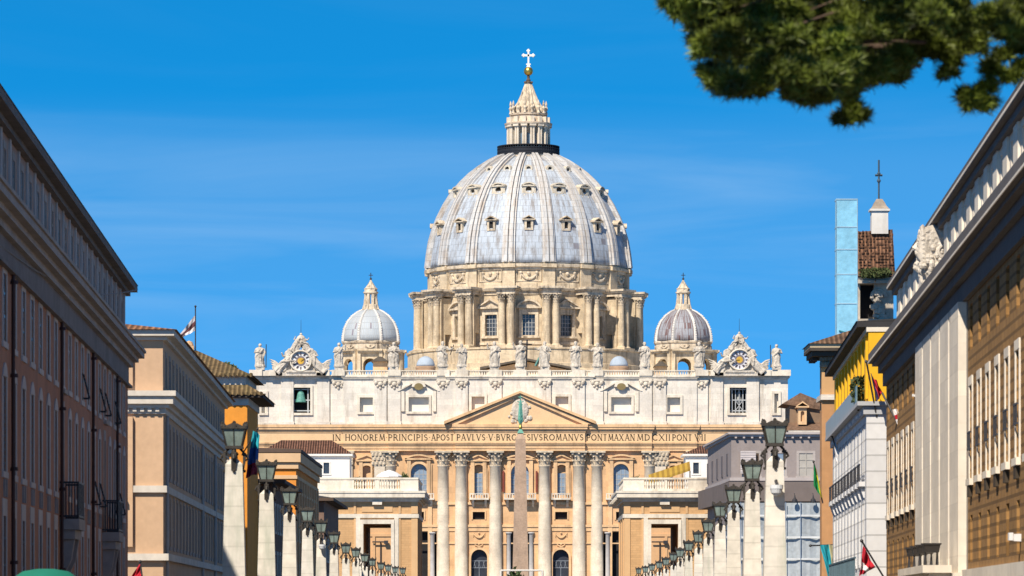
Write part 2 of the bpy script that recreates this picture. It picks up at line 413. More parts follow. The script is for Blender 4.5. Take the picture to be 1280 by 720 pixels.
# panes and dark openings
def glazing(r, parent, y, m1, bars, barm, nx=3, nz=5, name="window"):
    a = R4(r); g = MB(); g.box(a[0] - .05, a[1] + .05, y, y + .1, a[2] - .02, a[3] + .05); o = g.build(name, m1, parent)
    if bars:
        g = MB()
        for i in range(1, nx): x = a[0] + (a[1] - a[0]) * i / nx; g.box(x - .07, x + .07, y - .08, y - .005, a[2], a[3])
        for i in range(1, nz): z = a[2] + (a[3] - a[2]) * i / nz; g.box(a[0], a[1], y - .06, y - .004, z - .07, z + .07)
        g.build("glazing_bar", barm, o)
    return o
bar_m = M_("grey_glazing_bar", (0.34, 0.36, 0.38))
for r in both((514, 534, 580, 619)): glazing(r, BAS, WY + .7, glass_m, 1, bar_m, 4, 6)
for r in both((590, 606.5, 592, 619)) : glazing(r, BAS, WY + .6, glass_m, 1, bar_m, 4, 5)
for r in both((590, 606.5, 580, 592)) + both((451, 466, 582, 612)):
    a = R4(r); g = MB(); g.box(a[0] - .1, a[1] + .1, WY + 1.0, WY + 1.2, a[2], a[3] + .1); g.build("niche", ochre_plain, BAS)
glazing((639, 661, 580, 619), BAS, WY + .7, glass_m, 1, bar_m, 4, 6)
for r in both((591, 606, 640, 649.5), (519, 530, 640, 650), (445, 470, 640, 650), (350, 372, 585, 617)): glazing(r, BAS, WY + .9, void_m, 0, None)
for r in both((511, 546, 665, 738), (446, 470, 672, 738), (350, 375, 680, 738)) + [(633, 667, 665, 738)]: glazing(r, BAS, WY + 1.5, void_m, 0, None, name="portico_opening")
door_m = M_("bronze_door", (0.03, 0.035, 0.05), rough=.5, var=.3)
for r in both((589, 609, 687, 738)):
    o = glazing(r, BAS, WY + 1.0, door_m, 0, None, name="door")
    a = R4(r); g = MB()
    z0 = a[3] - 4.0
    for k in range(2): g.box(a[0], a[1], WY + .85, WY + .98, z0 + k * 1.5, z0 + k * 1.5 + .14)
    for k in range(1, 7): x = a[0] + (a[1] - a[0]) * k / 7; g.bar((x, WY + .9, z0), (x + (.4 if k % 2 else -.4), WY + .9, z0 + 1.5), .06)
    g.box((a[0] + a[1]) / 2 - .06, (a[0] + a[1]) / 2 + .06, WY + .85, WY + .98, a[2], z0)
    g.build("grille", M_("grille_iron", (0.22, 0.25, 0.30)), o)

# frames, little pediments, sills and balconies of the lower windows
def frame_mb(r, y, t=.55, d=.35, arch=True):
    a = R4(r); g = MB(); y0 = y - d
    zs = a[3] - (a[1] - a[0]) / 2 if arch else a[3]
    g.box(a[0] - t, a[0] - .02, y0, y + .02, a[2], zs); g.box(a[1] + .02, a[1] + t, y0, y + .02, a[2], zs)
    if arch:
        r0 = (a[1] - a[0]) / 2; cx = (a[0] + a[1]) / 2; n = 14
        for i in range(n):
            p, q = math.pi * i / n, math.pi * (i + 1) / n
            g.pxz([(cx + r0 * math.cos(p), zs + r0 * math.sin(p)), (cx + (r0 + t) * math.cos(p), zs + (r0 + t) * math.sin(p)),
                   (cx + (r0 + t) * math.cos(q), zs + (r0 + t) * math.sin(q)), (cx + r0 * math.cos(q), zs + r0 * math.sin(q))], y0, y + .02)
    else: g.box(a[0] - t, a[1] + t, y0, y + .02, a[3] + .005, a[3] + t)
    return g
def seg_poly(x0, x1, z0, rise, th, n=12):
    w_ = (x1 - x0) / 2; cx = (x0 + x1) / 2; rad = (w_ * w_ + rise * rise) / (2 * rise); cz = z0 + rise - rad; a = math.asin(w_ / rad)
    return [(cx + rad * math.sin(-a + 2 * a * i / n), cz + rad * math.cos(-a + 2 * a * i / n)) for i in range(n + 1)], (cx, cz, rad, a)
def seg_pediment(g, x0, x1, z0, rise, th, y0, y1):
    pts, (cx, cz, rad, a) = seg_poly(x0, x1, z0, rise, th)
    for (p, q) in zip(pts, pts[1:]):
        k1 = (rad - th) / rad
        g.pxz([p, q, (cx + (q[0] - cx) * k1, cz + (q[1] - cz) * k1), (cx + (p[0] - cx) * k1, cz + (p[1] - cz) * k1)], y0, y1)
    g.pxz(pts, y0 + (y1 - y0) * .6, y1)
    g.box(x0, x1, y0, y1, z0 - th, z0 - .01)
def tri_pediment(g, x0, x1, z0, rise, th, y0, y1):
    cx = (x0 + x1) / 2
    for sg in (-1, 1):
        xe = cx + sg * (x1 - x0) / 2
        g.pxz([(xe, z0), (cx, z0 + rise), (cx, z0 + rise + th * 1.15), (xe + sg * th * .8, z0)], y0, y1)
    g.pxz([(x0, z0), (x1, z0), (cx, z0 + rise - .01)], y0 + (y1 - y0) * .6, y1)
    g.box(x0 - th * .6, x1 + th * .6, y0, y1, z0 - th, z0 - .01)
def window_surround(r, kind, px0, px1, pyb, rise):
    g = frame_mb(r, WY)
    (seg_pediment if kind == 's' else tri_pediment)(g, fx(px0), fx(px1), fz(pyb), rise * S, .35, WY - .7, WY + .02)
    a = R4(r)
    g.box(fx(px0) + .5, fx(px0) + 1.3, WY - .5, WY + .02, a[2], fz(pyb) - .4)
    g.box(fx(px1) - 1.3, fx(px1) - .5, WY - .5, WY + .02, a[2], fz(pyb) - .4)
    g.build("window_surround", ochre_plain, BAS)
for r, k, p0, p1, pb, rs in [((514, 534, 580, 619), 's', 506, 541, 573, 5), ((590, 606.5, 581, 619), 't', 585.5, 611, 575, 5), ((451, 466, 582, 612), 't', 446, 471, 575, 5)]:
    window_surround(r, k, p0, p1, pb, rs)
    q = mir(r[0], r[1]) + r[2:]; q0, q1 = mir(p0, p1); window_surround(q, k, q0, q1, pb, rs)
window_surround((639, 661, 580, 619), 's', 631, 669, 573, 5)
def balcony(px0, px1, proj=1.6):
    g = MB(); x0, x1 = fx(px0), fx(px1)
    g.box(x0, x1, WY - proj, WY, fz(625), fz(623)); g.box(x0, x1, WY - proj, WY - proj + .25, fz(618), fz(617))
    n = max(5, int((x1 - x0) / .55))
    for i in range(n + 1): x = x0 + .15 + (x1 - x0 - .3) * i / n; g.box(x - .12, x + .12, WY - proj + .03, WY - proj + .22, fz(623), fz(618))
    for x in (x0 + .5, x1 - .9): g.pyz([(WY, fz(625) - .01), (WY - proj * .8, fz(625) - .01), (WY - proj * .5, fz(629)), (WY, fz(634))], x, x + .5)
    g.build("balcony", travertine_plain, BAS)
for a in ((505, 543), (587, 611)): balcony(*a); balcony(*mir(*a))
balcony(630, 670, 2.2)
# string courses and square-window frames, garland reliefs
g = MB()
for y0, y1, d in ((628, 631, .35), (656, 659, .4), (659.2, 664, .2), (678.5, 680, .25)):
    for k in ([(428, 872)] if y0 < 679 else [(585, 614), (686, 715)]): g.box(fx(k[0]), fx(k[1]), WY - d, WY + .02, fz(y1), fz(y0))
g.build("string_course", ochre_plain, BAS)
for r in both((591, 606, 640, 649.5), (519, 530, 640, 650), (445, 470, 640, 650)): frame_mb(r, WY, .3, .2, False).build("window_frame", ochre_plain, BAS)
for r in both((589, 609, 687, 738)): frame_mb(r, WY, .5, .3, True).build("door_surround", ochre_plain, BAS)
def swag(g, cx, cz, w_, drop, y, r=.2):
    g.tube([(cx + w_ * (i / 8 - .5), y - .1, cz - drop * (1 - (i / 4 - 1) ** 2)) for i in range(9)], [r * (.6 + .6 * math.sin(math.pi * i / 8)) for i in range(9)], 6)
    for sg in (-1, 1): g.tube([(cx + sg * w_ / 2, y, cz + .15), (cx + sg * w_ / 2, y - .05, cz - drop * .8)], [r, r * .4], 5)
    g.ball((cx, y - .05, cz + .1), r * 1.5, 8)
for c in (598.7, 701.3):
    g = MB(); swag(g, fx(c), fz(667), 2.4, .9, WY - .1, .16); g.box(fx(c) - 1.1, fx(c) + 1.1, WY - .15, WY + .02, fz(685) - .2, fz(685)); swag(g, fx(c), fz(681), 1.6, .4, WY - .12, .14)
    g.build("garland_relief", ochre_plain, BAS)
# red curtains in the middle loggia
for c in (629.3, 670.7):
    g = MB(); g.box(fx(c) - .2, fx(c) + .2, WY - .45, WY - .2, fz(615), fz(589)); g.build("curtain", M_("red_drape", (0.20, 0.05, 0.035)), BAS)
# small portico columns
g = MB(); g.lathe([(.62, 0), (.6, .3), (.5, .4), (.46, fz(668)), (.5, fz(668) + .05), (.7, fz(667)), (.7, fz(665) - .05)], 14)
scm = g.mesh("portico_column", M_("grey_marble", (0.45, 0.43, 0.42), var=.15, scale=.8), True)
for c in (540.5, 515.5, 636, 664, 759.5, 784.5): put("portico_column", scm, BAS, (fx(c), WY - .25, 0))

# giant order
def capital_mb(r, h, seed=1):
    g = MB(); rnd = random.Random(seed)
    g.lathe([(r * 1.12, 0), (r * 1.12, h * .05), (r * .98, h * .07), (r * 1.0, h * .5), (r * 1.25, h * .84)], 20)
    for tier, (z0, z1, n, o) in enumerate(((.06, .40, 8, 0), (.30, .68, 8, .5), (.6, .86, 8, 0))):
        for i in range(n):
            a = 2 * math.pi * (i + o) / n
            b = len(g.v)
            w_ = r * .34
            g._add([(-w_, -r * 1.02, z0 * h), (w_, -r * 1.02, z0 * h), (w_ * .9, -r * 1.16, (z0 + z1) / 2 * h), (-w_ * .9, -r * 1.16, (z0 + z1) / 2 * h),
                    (w_ * .6, -r * (1.42 + .1 * tier), z1 * h), (-w_ * .6, -r * (1.42 + .1 * tier), z1 * h), (w_ * .3, -r * (1.5 + .1 * tier), (z1 - .08) * h), (-w_ * .3, -r * (1.5 + .1 * tier), (z1 - .08) * h)],
                   [(0, 1, 2, 3), (3, 2, 4, 5), (5, 4, 6, 7)])
            g.xform(Matrix.Rotation(a, 4, 'Z'), b)
    for i in range(4):
        a = math.pi / 4 + i * math.pi / 2
        g.ball((math.sin(a) * r * 1.5, -math.cos(a) * r * 1.5, h * .8), r * .3, 8)
    g.box(-r * 1.5, r * 1.5, -r * 1.5, r * 1.5, h * .88, h)
    return g
CR = 1.40
g = MB(); zt = fz(583)
g.box(-CR * 1.4, CR * 1.4, -CR * 1.4, CR * 1.4, 0, .9)
g.lathe([(CR * 1.35, .9), (CR * 1.38, 1.2), (CR * 1.15, 1.4), (CR * 1.2, 1.7), (CR * 1.02, 1.9), (CR * 1.0, zt * .35), (CR * .94, zt * .7), (CR * .86, zt - .2), (CR * .95, zt - .1), (CR * .95, zt)], 28)
shaft_me = g.mesh("column", shaft_m, True)
cap_me = capital_mb(CR * .88, fz(564) - zt).mesh("capital", statue_m)
cap_m2 = M_("capital_stone", (0.56, 0.48, 0.37), var=0.2, scale=1.5, grime=.6, gcol=(.2, .15, .11), fine=.15, tilt=.9); cap_me.materials[0] = cap_m2
for dx, y in ((30.7, -1.2), (73.4, -1.2), (96, -.55), (162, -.55)):
    for sg in (-1, 1):
        o = put("column", shaft_me, BAS, (sg * dx * S, y, 0)); put("capital", cap_me, o, (0, 0, zt))
pil = MB(); pil.box(-1.35, 1.35, -.5, .3, 0, zt); pil_me = pil.mesh("pilaster", shaft_m)
pcap = MB(); h_ = fz(564) - zt
pcap.frustum(0, -.1, 0, h_ * .85, 1.3, .45, 1.6, .8); pcap.box(-1.75, 1.75, -1.0, .3, h_ * .88, h_)
for tier, z0 in ((0, .05), (1, .35), (2, .62)):
    for i in range(4 - tier % 2): pcap.ball((-1.25 + tier % 2 * .4 + i * .83, -.62 - tier * .12, h_ * (z0 + .14)), .34, 6, sz=1.5)
pcap_me = pcap.mesh("capital", cap_m2)
for dx in (112.5, 176.5, 217, 232, 275, 320):
    for sg in (-1, 1):
        if dx in (57.0, 46.5, 112.5): 
            g = MB(); g.box(-.45, .45, -.3, .02, 0, fz(580)); g.build("pilaster", ochre_plain, BAS, (sg * (dx if dx != 57 else 56.5) * S, WY, 0)); continue
        o = put("pilaster", pil_me, BAS, (sg * dx * S, WY, 0)); put("capital", pcap_me, o, (0, 0, zt))

# entablature, in steps
ent = MB(); fri = MB(); cor = MB()
for a, b, yf in sections():
    x0, x1 = a * S, b * S
    ent.box(x0, x1, yf + .25, WY + 2, fz(564), fz(561)); ent.box(x0, x1, yf + .1, WY + 2, fz(561), fz(557)); ent.box(x0, x1, yf - .1, WY + 2, fz(557), fz(555)); ent.box(x0 - .1, x1 + .1, yf - .3, WY + 2, fz(555), fz(553.2))
    fri.box(x0, x1, yf, WY + 2, fz(553.2), fz(541))
    cor.box(x0 - .15, x1 + .15, yf - .15, WY + 2, fz(541), fz(539)); cor.box(x0 - .4, x1 + .4, yf - .3, WY + 2, fz(539), fz(537.2))
    cor.box(x0 - .5, x1 + .5, yf - .6, WY + 2, fz(537.2), fz(534.5)); cor.box(x0 - .6, x1 + .6, yf - .75, WY + 2, fz(534.5), fz(531))
ent.build("architrave", ochre_plain, BAS); fri.build("frieze", frieze_m, BAS); cor.build("cornice", ochre_plain, BAS)
# inscription, cut as strokes with serifs
T_, t_ = .155, .085
def arc(cx, cz, rx, rz, a0, a1, n=8): return [(cx + rx * math.cos(R(a0 + (a1 - a0) * i / n)), cz + rz * math.sin(R(a0 + (a1 - a0) * i / n))) for i in range(n + 1)]
GL = {
 'I': (.25, [([(.12, 0), (.12, 1)], T_)]), 'N': (.8, [([(.1, 0), (.1, 1)], t_), ([(.1, 1), (.7, 0)], T_), ([(.7, 0), (.7, 1)], t_)]),
 'H': (.8, [([(.1, 0), (.1, 1)], T_), ([(.7, 0), (.7, 1)], T_), ([(.1, .52), (.7, .52)], t_)]), 'O': (.95, [(arc(.47, .5, .4, .46, 0, 360, 18), .15)]),
 'R': (.75, [([(.12, 0), (.12, 1)], T_), ([(.12, .95)] + arc(.35, .73, .25, .22, 90, -90) + [(.12, .51)], .13), ([(.35, .5), (.7, 0)], T_)]),
 'E': (.6, [([(.12, 0), (.12, 1)], T_), ([(.12, .95), (.52, .95)], t_), ([(.12, .52), (.45, .52)], t_), ([(.12, .05), (.55, .05)], t_)]),
 'M': (1.0, [([(.1, 0), (.2, 1)], t_), ([(.2, 1), (.5, .08)], T_), ([(.5, .08), (.8, 1)], t_), ([(.8, 1), (.9, 0)], T_)]),
 'P': (.65, [([(.12, 0), (.12, 1)], T_), ([(.12, .95)] + arc(.34, .7, .26, .25, 90, -90) + [(.12, .45)], .13)]),
 'C': (.8, [(arc(.46, .5, .38, .46, 45, 315, 14), .15)]), 'S': (.6, [(arc(.3, .73, .21, .22, 30, 260, 9) + arc(.3, .27, .23, .23, 90, -150, 9), .14)]),
 'A': (.8, [([(.06, 0), (.38, 1)], t_), ([(.38, 1), (.74, 0)], T_), ([(.2, .36), (.6, .36)], t_)]), 'T': (.7, [([(.35, 0), (.35, 1)], T_), ([(.04, .95), (.66, .95)], t_)]),
 'V': (.8, [([(.06, 1), (.4, 0)], T_), ([(.4, 0), (.74, 1)], t_)]), 'L': (.6, [([(.12, 0), (.12, 1)], T_), ([(.12, .05), (.55, .05)], t_)]),
 'B': (.68, [([(.12, 0), (.12, 1)], T_), ([(.12, .95)] + arc(.34, .75, .2, .2, 90, -90) + [(.12, .54)], .12), ([(.12, .54)] + arc(.36, .29, .24, .24, 90, -90) + [(.12, .05)], .13)]),
 'G': (.85, [(arc(.46, .5, .38, .46, 45, 315, 14), .15), ([(.76, .1), (.76, .45)], T_)]), 'X': (.8, [([(.06, 1), (.72, 0)], T_), ([(.06, 0), (.7, 1)], t_)]),
 'D': (.85, [([(.12, 0), (.12, 1)], T_), ([(.12, .95)] + arc(.36, .5, .4, .45, 90, -90, 12) + [(.12, .05)], .14)]),
 '.': (.25, [([(.08, .5), (.2, .5)], .13)]),
}
def letter(g, ch, x, z, h, wscale, y0, y1):
    for pts, th in GL[ch][1]:
        for (a, b) in zip(pts, pts[1:]):
            ax, az, bx, bz = x + a[0] * h * wscale, z + a[1] * h, x + b[0] * h * wscale, z + b[1] * h
            dx, dz = bx - ax, bz - az; l_ = math.hypot(dx, dz) or 1
            nx, nz = -dz / l_ * th * h / 2, dx / l_ * th * h / 2
            g.quad((ax + nx, y0, az + nz), (ax - nx, y0, az - nz), (bx - nx, y0, bz - nz), (bx + nx, y0, bz + nz))
        if len(pts) == 2 and ch not in 'O.':
            for (px_, pz_) in pts:
                if pz_ in (0, 1): g.quad((x + (px_ * wscale - .14) * h, y0, z + pz_ * h - .035 * h), (x + (px_ * wscale + .14) * h, y0, z + pz_ * h - .035 * h), (x + (px_ * wscale + .14) * h, y0, z + pz_ * h + .035 * h), (x + (px_ * wscale - .14) * h, y0, z + pz_ * h + .035 * h))
WORDS = [("IN", 416, 426), ("HONOREM.", 432, 484.5), ("PRINCIPIS.", 485.5, 538), ("APOST", 539.5, 567.5), ("PAVLVS.V.BVRGHESIVS", 571, 678), ("ROMANVS", 679.5, 729), ("PONT", 733, 758.5), ("MAX", 760, 779), ("AN", 781, 793), ("MD", 796, 812), ("CXII", 815, 837.5), ("PONT", 840, 864.5), ("VII", 868, 882)]
g = MB(); lh = 7.6 * S
def front_at(px):
    d = abs(px - 650)
    for hw, yf in SEC:
        if d < hw: return yf
    return -1.15
for wd, x0, x1 in WORDS:
    tot = sum(GL[c][0] + .16 for c in wd) - .16; ws = (x1 - x0) * S / (tot * lh); x = fx(x0)
    for c in wd:
        yf = front_at(650 + x / S + 1)
        letter(g, c, x, fz(551), lh, ws, yf - .025, yf); x += (GL[c][0] + .16) * lh * ws
g.build("lettering", black_m, BAS)
# pediment
g = MB(); yf = -2.6; zb = fz(531); ax = 87 * S
g.pxz([(-ax, zb + .004), (ax, zb + .004), (0, fz(496))], yf + .1, WY + 1)
g.build("tympanum", frieze_m, BAS)
g = MB(); zA = fz(489.5); th = 5.2 * S
for sg in (-1, 1):
    e = sg * (ax + 1.3)
    g.pxz([(e, zb + .01), (0, zA - th * .55), (0, zA), (e, zb + .65)], yf - 1.0, WY + 1)
    g.pxz([(sg * (ax - 1.5), zb + .01), (0, zA - th * 1.25), (0, zA - th * .56), (sg * (ax + .6), zb + .01)], yf - .5, WY + .9)
g.build("raking_cornice", ochre_plain, BAS)
g = MB(); rnd = random.Random(4)
g.ball((0, yf, fz(513)), 1.9, 12, sy=.3, sz=1.3)
for i in range(26):
    a = rnd.uniform(0, 6.28); q = rnd.uniform(1.2, 2.7); g.ball((q * math.cos(a), yf - .05, fz(513) + 1.5 * q * math.sin(a) * .9 - .2), rnd.uniform(.25, .55), 6, sy=.5)
g.build("coat_of_arms", statue_m, BAS)

# attic
att = MB()
AOPS = both((450, 466, 497, 515), (511, 536, 496.6, 514.5), (589.7, 605.6, 496, 513), (363.8, 387.7, 484.5, 516), (973 - 646, 978 - 646, 492, 516))
ATT = [(-335, -221, .3), (-221, -91, -.5), (-91, 91, -1.0), (91, 221, -.5), (221, 335, .3)]
def att_y(px):
    d = px - 650
    for a, b, y in ATT:
        if a <= d <= b: return y
for a, b, y in ATT:
    o = [R4(r) for r in AOPS if a <= r[0] - 650 and r[1] - 650 <= b]
    att.wall(a * S, b * S, fz(531), fz(474), o, y, 1.1)
    att.shell(a * S, b * S, y, 16, fz(531), fz(474))
att.build("attic_wall", travertine, BAS)
for r in AOPS:
    a = R4(r); y = att_y(r[0]); 
    bell = r[2] == 484.5
    g = MB(); g.box(a[0] - .05, a[1] + .05, y + (2.9 if bell else 1.08), y + 3.0 if bell else y + 1.2, a[2] - .05, a[3] + .05)
    if bell:
        e = y + 1.1
        g.box(a[0] - .1, a[0], e, e + 1.9, a[2], a[3]); g.box(a[1], a[1] + .1, e, e + 1.9, a[2], a[3]); g.box(a[0], a[1], e, e + 1.9, a[3], a[3] + .1); g.box(a[0], a[1], e, e + 1.9, a[2] - .1, a[2])
    g.build("window", void_m if bell else blind_m, BAS)
    fr = frame_mb(r, y, .55, .3, False); fr.box(a[0] - .55, a[1] + .55, y - .35, y + .02, a[2] - .5, a[2] - .01)
    if r[2] == 496.6:
        x0, x1 = a[0] - 2.0, a[1] + 2.0
        z0 = a[3] + 1.3; cx = (x0 + x1) / 2
        for sg in (-1, 1): fr.pxz([(cx + sg * (x1 - x0) / 2, z0), (cx + sg * 1.1, z0 + 1.75), (cx + sg * 1.1, z0 + 2.15), (cx + sg * ((x1 - x0) / 2 + .4), z0)][::1], y - .6, y + .02)
        fr.pxz([(cx - 1.5 * math.cos(math.pi * i / 14) , z0 + .9 + 1.6 * math.sin(math.pi * i / 14) * .9) for i in range(15)], y - .7, y + .02)
        for sg in (-1, 1): fr.box(cx + sg * ((x1 - x0) / 2 - .75) - .35, cx + sg * ((x1 - x0) / 2 - .75) + .35, y - .45, y + .02, a[2], z0); 
        fr.build("window_surround", travertine_plain, BAS)
        g = MB(); b0 = len(g.v); g.lathe([(.01, -.05), (.95, -.05), (.95, .05), (.01, .05)], 20); g.xform(Matrix.Translation((cx, y - .74, z0 + .95)) @ Matrix.Scale(.78, 4, (0, 0, 1)) @ Matrix.Rotation(R(90), 4, 'X'), b0)
        g.build("oculus", M_("dim_oculus", (0.22, 0.17, 0.08)), BAS)
    else: fr.build("window_frame", travertine_plain, BAS)
# bell and frames in the bell openings
for cx, isbell in ((375.7, True), (924.3, False)):
    y = .3 + 1.0; x = fx(cx); z0 = fz(515.5); g = MB()
    for sg in (-1, 1): g.box(x + sg * 1.55 - .14, x + sg * 1.55 + .14, y - .2, y + .2, z0, fz(485))
    for zz in (.3, 2.6, 4.9): g.box(x - 2.0, x + 2.0, y - .12, y + .12, z0 + zz, z0 + zz + .22)
    if not isbell:
        for k in (-1, 0, 1): g.box(x + k * .8 - .09, x + k * .8 + .09, y - .1, y + .1, z0, fz(485))
        g.bar((x - .8, y - .14, z0 + .4), (x + .8, y - .14, z0 + 2.6), .09); g.bar((x + .8, y - .14, z0 + .4), (x - .8, y - .14, z0 + 2.6), .09)
    g.build("bell_frame", M_("pale_bell_frame", (0.42, 0.44, 0.46)), BAS)
    g = MB(); b_ = 1.25 if isbell else .9
    g.lathe([(b_, z0 + 2.2), (b_ * .97, z0 + 2.4), (b_ * .75, z0 + 3.0), (b_ * .62, z0 + 3.9), (b_ * .5, z0 + 4.5), (.15, z0 + 4.7), (.15, z0 + 5.1)], 20, x, y - .05 if isbell else y + .9)
    g.build("bell", bronze_m if isbell else M_("pale_bell", (.3, .31, .3)), BAS, smooth=True)
# attic pilaster strips, cherub capitals, base and top mouldings, balustrade
PIL = [30.7, 73, 96, 157, 174.5, 227, 291, 246]
strip_mb = MB(); strip_mb.box(-1.35, 1.35, -.45, .05, fz(527), fz(474)); strip_mb.box(-1.5, 1.5, -.6, .05, fz(531), fz(526.9)); strip_me = strip_mb.mesh("attic_pilaster", travertine)
cher = MB(); cher.ball((0, -.55, fz(480.5)), .55, 10); cher.box(-1.45, 1.45, -.7, .05, fz(477), fz(474.5)); rnd = random.Random(8)
for sg in (-1, 1):
    cher.ball((sg * .95, -.5, fz(478.5)), .42, 8, sz=1.2); cher.ball((sg * .6, -.5, fz(483)), .3, 8); 
cher.ball((0, -.5, fz(485)), .3, 8, sz=1.4); cher_me = cher.mesh("cherub_capital", M_("capital_travertine", (.62, .56, .47), grime=.5, gcol=(.3, .25, .2), fine=.15))
for d in PIL:
    for sg in (-1, 1):
        o = put("attic_pilaster", strip_me, BAS, (sg * d * S, att_y(650 + sg * d), 0)); 
        if d not in (291, 246): put("capital", cher_me, o, (0, 0, 0))
g = MB(); g2 = MB()
for a, b, y in ATT:
    x0, x1 = a * S, b * S
    g.box(x0 - .1, x1 + .1, y - .3, 16, fz(474), fz(472)); g.box(x0 - .4, x1 + .4, y - .5, 16.05, fz(472), fz(470)); g2.box(x0, x1, y - .15, y + .3, fz(531), fz(528.5))
g.build("attic_cornice", travertine_plain, BAS); g2.build("attic_base", travertine_plain, BAS)
g = MB()
peds = sorted(650 + d * sg for d in (0.0, 30.7, 73, 96, 157, 227, 246, 305, 330) for sg in ((-1, 1) if d else (1,)))
g.box(-333 * S, 333 * S, -.7, -.1, fz(470), fz(468.6)); g.box(-333 * S, 333 * S, -.75, -.05, fz(464.3), fz(463))
for p in peds: g.box(fx(p) - 1.4, fx(p) + 1.4, -1.2, .3, fz(470), fz(462.6))
x = -221.0
while x < 221:
    if all(abs(650 + x - p) > 9 for p in peds): g.box(x * S - .16, x * S + .16, -.55, -.23, fz(468.6), fz(464.3))
    elif all(abs(650 + x - p) > 2 for p in peds): g.box((x - 1.8) * S, (x + 1.8) * S, -.62, -.15, fz(468.6), fz(464.3))
    x += 3.1
for sg in (-1, 1): a, b = sorted((sg * 246 * S, sg * 333 * S)); g.box(a, b, -.9, 2, fz(470), fz(463.5))
g.build("balustrade", travertine_plain, BAS)

# clocks with their sculpted surrounds
def figure(g, h, seed, lean=0.0, arm=None, M=None, robe=1.0):
    """draped standing figure, one lofted body (feet to crown) with tapering arms"""
    rnd = random.Random(seed); b0 = len(g.v); n = 18; prof = []
    sway = rnd.uniform(-.05, .05); ph = rnd.uniform(0, 6)
    for z, rx, ry in ((0, .17, .14), (.05, .18, .15), (.15, .155, .125), (.3, .15, .12), (.45, .16, .125), (.55, .145, .115), (.62, .13, .10), (.72, .155, .11), (.8, .165, .10), (.835, .12, .085), (.855, .05, .05), (.87, .042, .045), (.885, .055, .062), (.92, .068, .075), (.955, .066, .074), (.985, .042, .05), (1.0, .004, .004)):
        prof.append((z, rx * robe if z < .8 else rx, ry * robe if z < .8 else ry))
    vs = []
    for z, rx, ry in prof:
        cx = sway * math.sin(z * 3.2) + lean * z * .3
        for i in range(n):
            a = 2 * math.pi * i / n
            fold = 1 + (.13 * math.cos(5 * a + ph + z * 5) + .07 * math.cos(9 * a + ph * 2 - z * 8)) * (1 if z < .75 else .25 if z < .85 else .05)
            vs.append(((cx + math.sin(a) * rx * fold) * h, -math.cos(a) * ry * fold * h, z * h))
    fs = [(j * n + i, j * n + (i + 1) % n, (j + 1) * n + (i + 1) % n, (j + 1) * n + i) for j in range(len(prof) - 1) for i in range(n)]
    g._add(vs, fs)
    # nose, hair/beard, arms
    g.ball(((sway * .06 + lean * .28) * h, -.075 * h, .92 * h), .018 * h, 6)
    g.ball(((sway * .06 + lean * .28) * h, .015 * h, .945 * h), .075 * h, 10)
    if rnd.random() < .6: g.ball(((sway * .06 + lean * .28) * h, -.055 * h, .88 * h), .045 * h, 8, sz=1.3)
    arm = arm or (rnd.choice(('down', 'bent', 'up', 'out')), rnd.choice(('bent', 'down', 'bent')))
    for sg, kind in zip((-1, 1), arm):
        s0 = (sg * .15 + lean * .24, 0, .79)
        e, hnd = {'down': ((sg * .2 + lean * .2, -.02, .62), (sg * .17 + lean * .1, -.10, .48)), 'bent': ((sg * .22 + lean * .2, -.02, .63), (sg * .05 + lean * .2, -.17, .66)),
                  'up': ((sg * .25 + lean * .25, -.05, .72), (sg * .27 + lean * .3, -.1, .92)), 'out': ((sg * .26 + lean * .2, -.05, .68), (sg * .38 + lean * .2, -.12, .74))}[kind]
        g.tube([tuple(c * h for c in s0), tuple(c * h for c in e), tuple(c * h for c in hnd)], [.052 * h, .045 * h, .028 * h], 8)
        g.ball(tuple(c * h for c in hnd), .033 * h, 6)
    # cloak bundle over one shoulder and fold across the hips
    sg = rnd.choice((-1, 1))
    g.tube([(sg * .13 * h, -.07 * h, .80 * h), (0, -.13 * h, .62 * h), (-sg * .14 * h, -.09 * h, .5 * h), (-sg * .17 * h, -.02 * h, .25 * h)], [.03 * h, .05 * h, .055 * h, .03 * h], 7)
    if M is not None: g.xform(M, b0)
def scroll(g, cx, cz, r, y, turns, sg, th=.28, a0=0.0):
    pts = []; k = int(18 * turns)
    for i in range(k + 1):
        t = i / k; a = a0 + sg * 2 * math.pi * turns * t; q = r * (1 - .8 * t); pts.append((cx + q * math.cos(a), y, cz + q * math.sin(a)))
    g.tube(pts, [th * (1 - .5 * i / k) for i in range(k + 1)], 6)
def tilt_m(x, y, z, ang, sx=1): return Matrix.Translation((x, y, z)) @ Matrix.Rotation(R(ang), 4, 'Y') @ Matrix.Scale(sx, 4, (1, 0, 0))
dial_m = M_("white_clock_dial", (.66, .66, .66), var=.06)
dial2_m = M_("violet_white_dial", (.60, .60, .66), var=.06)
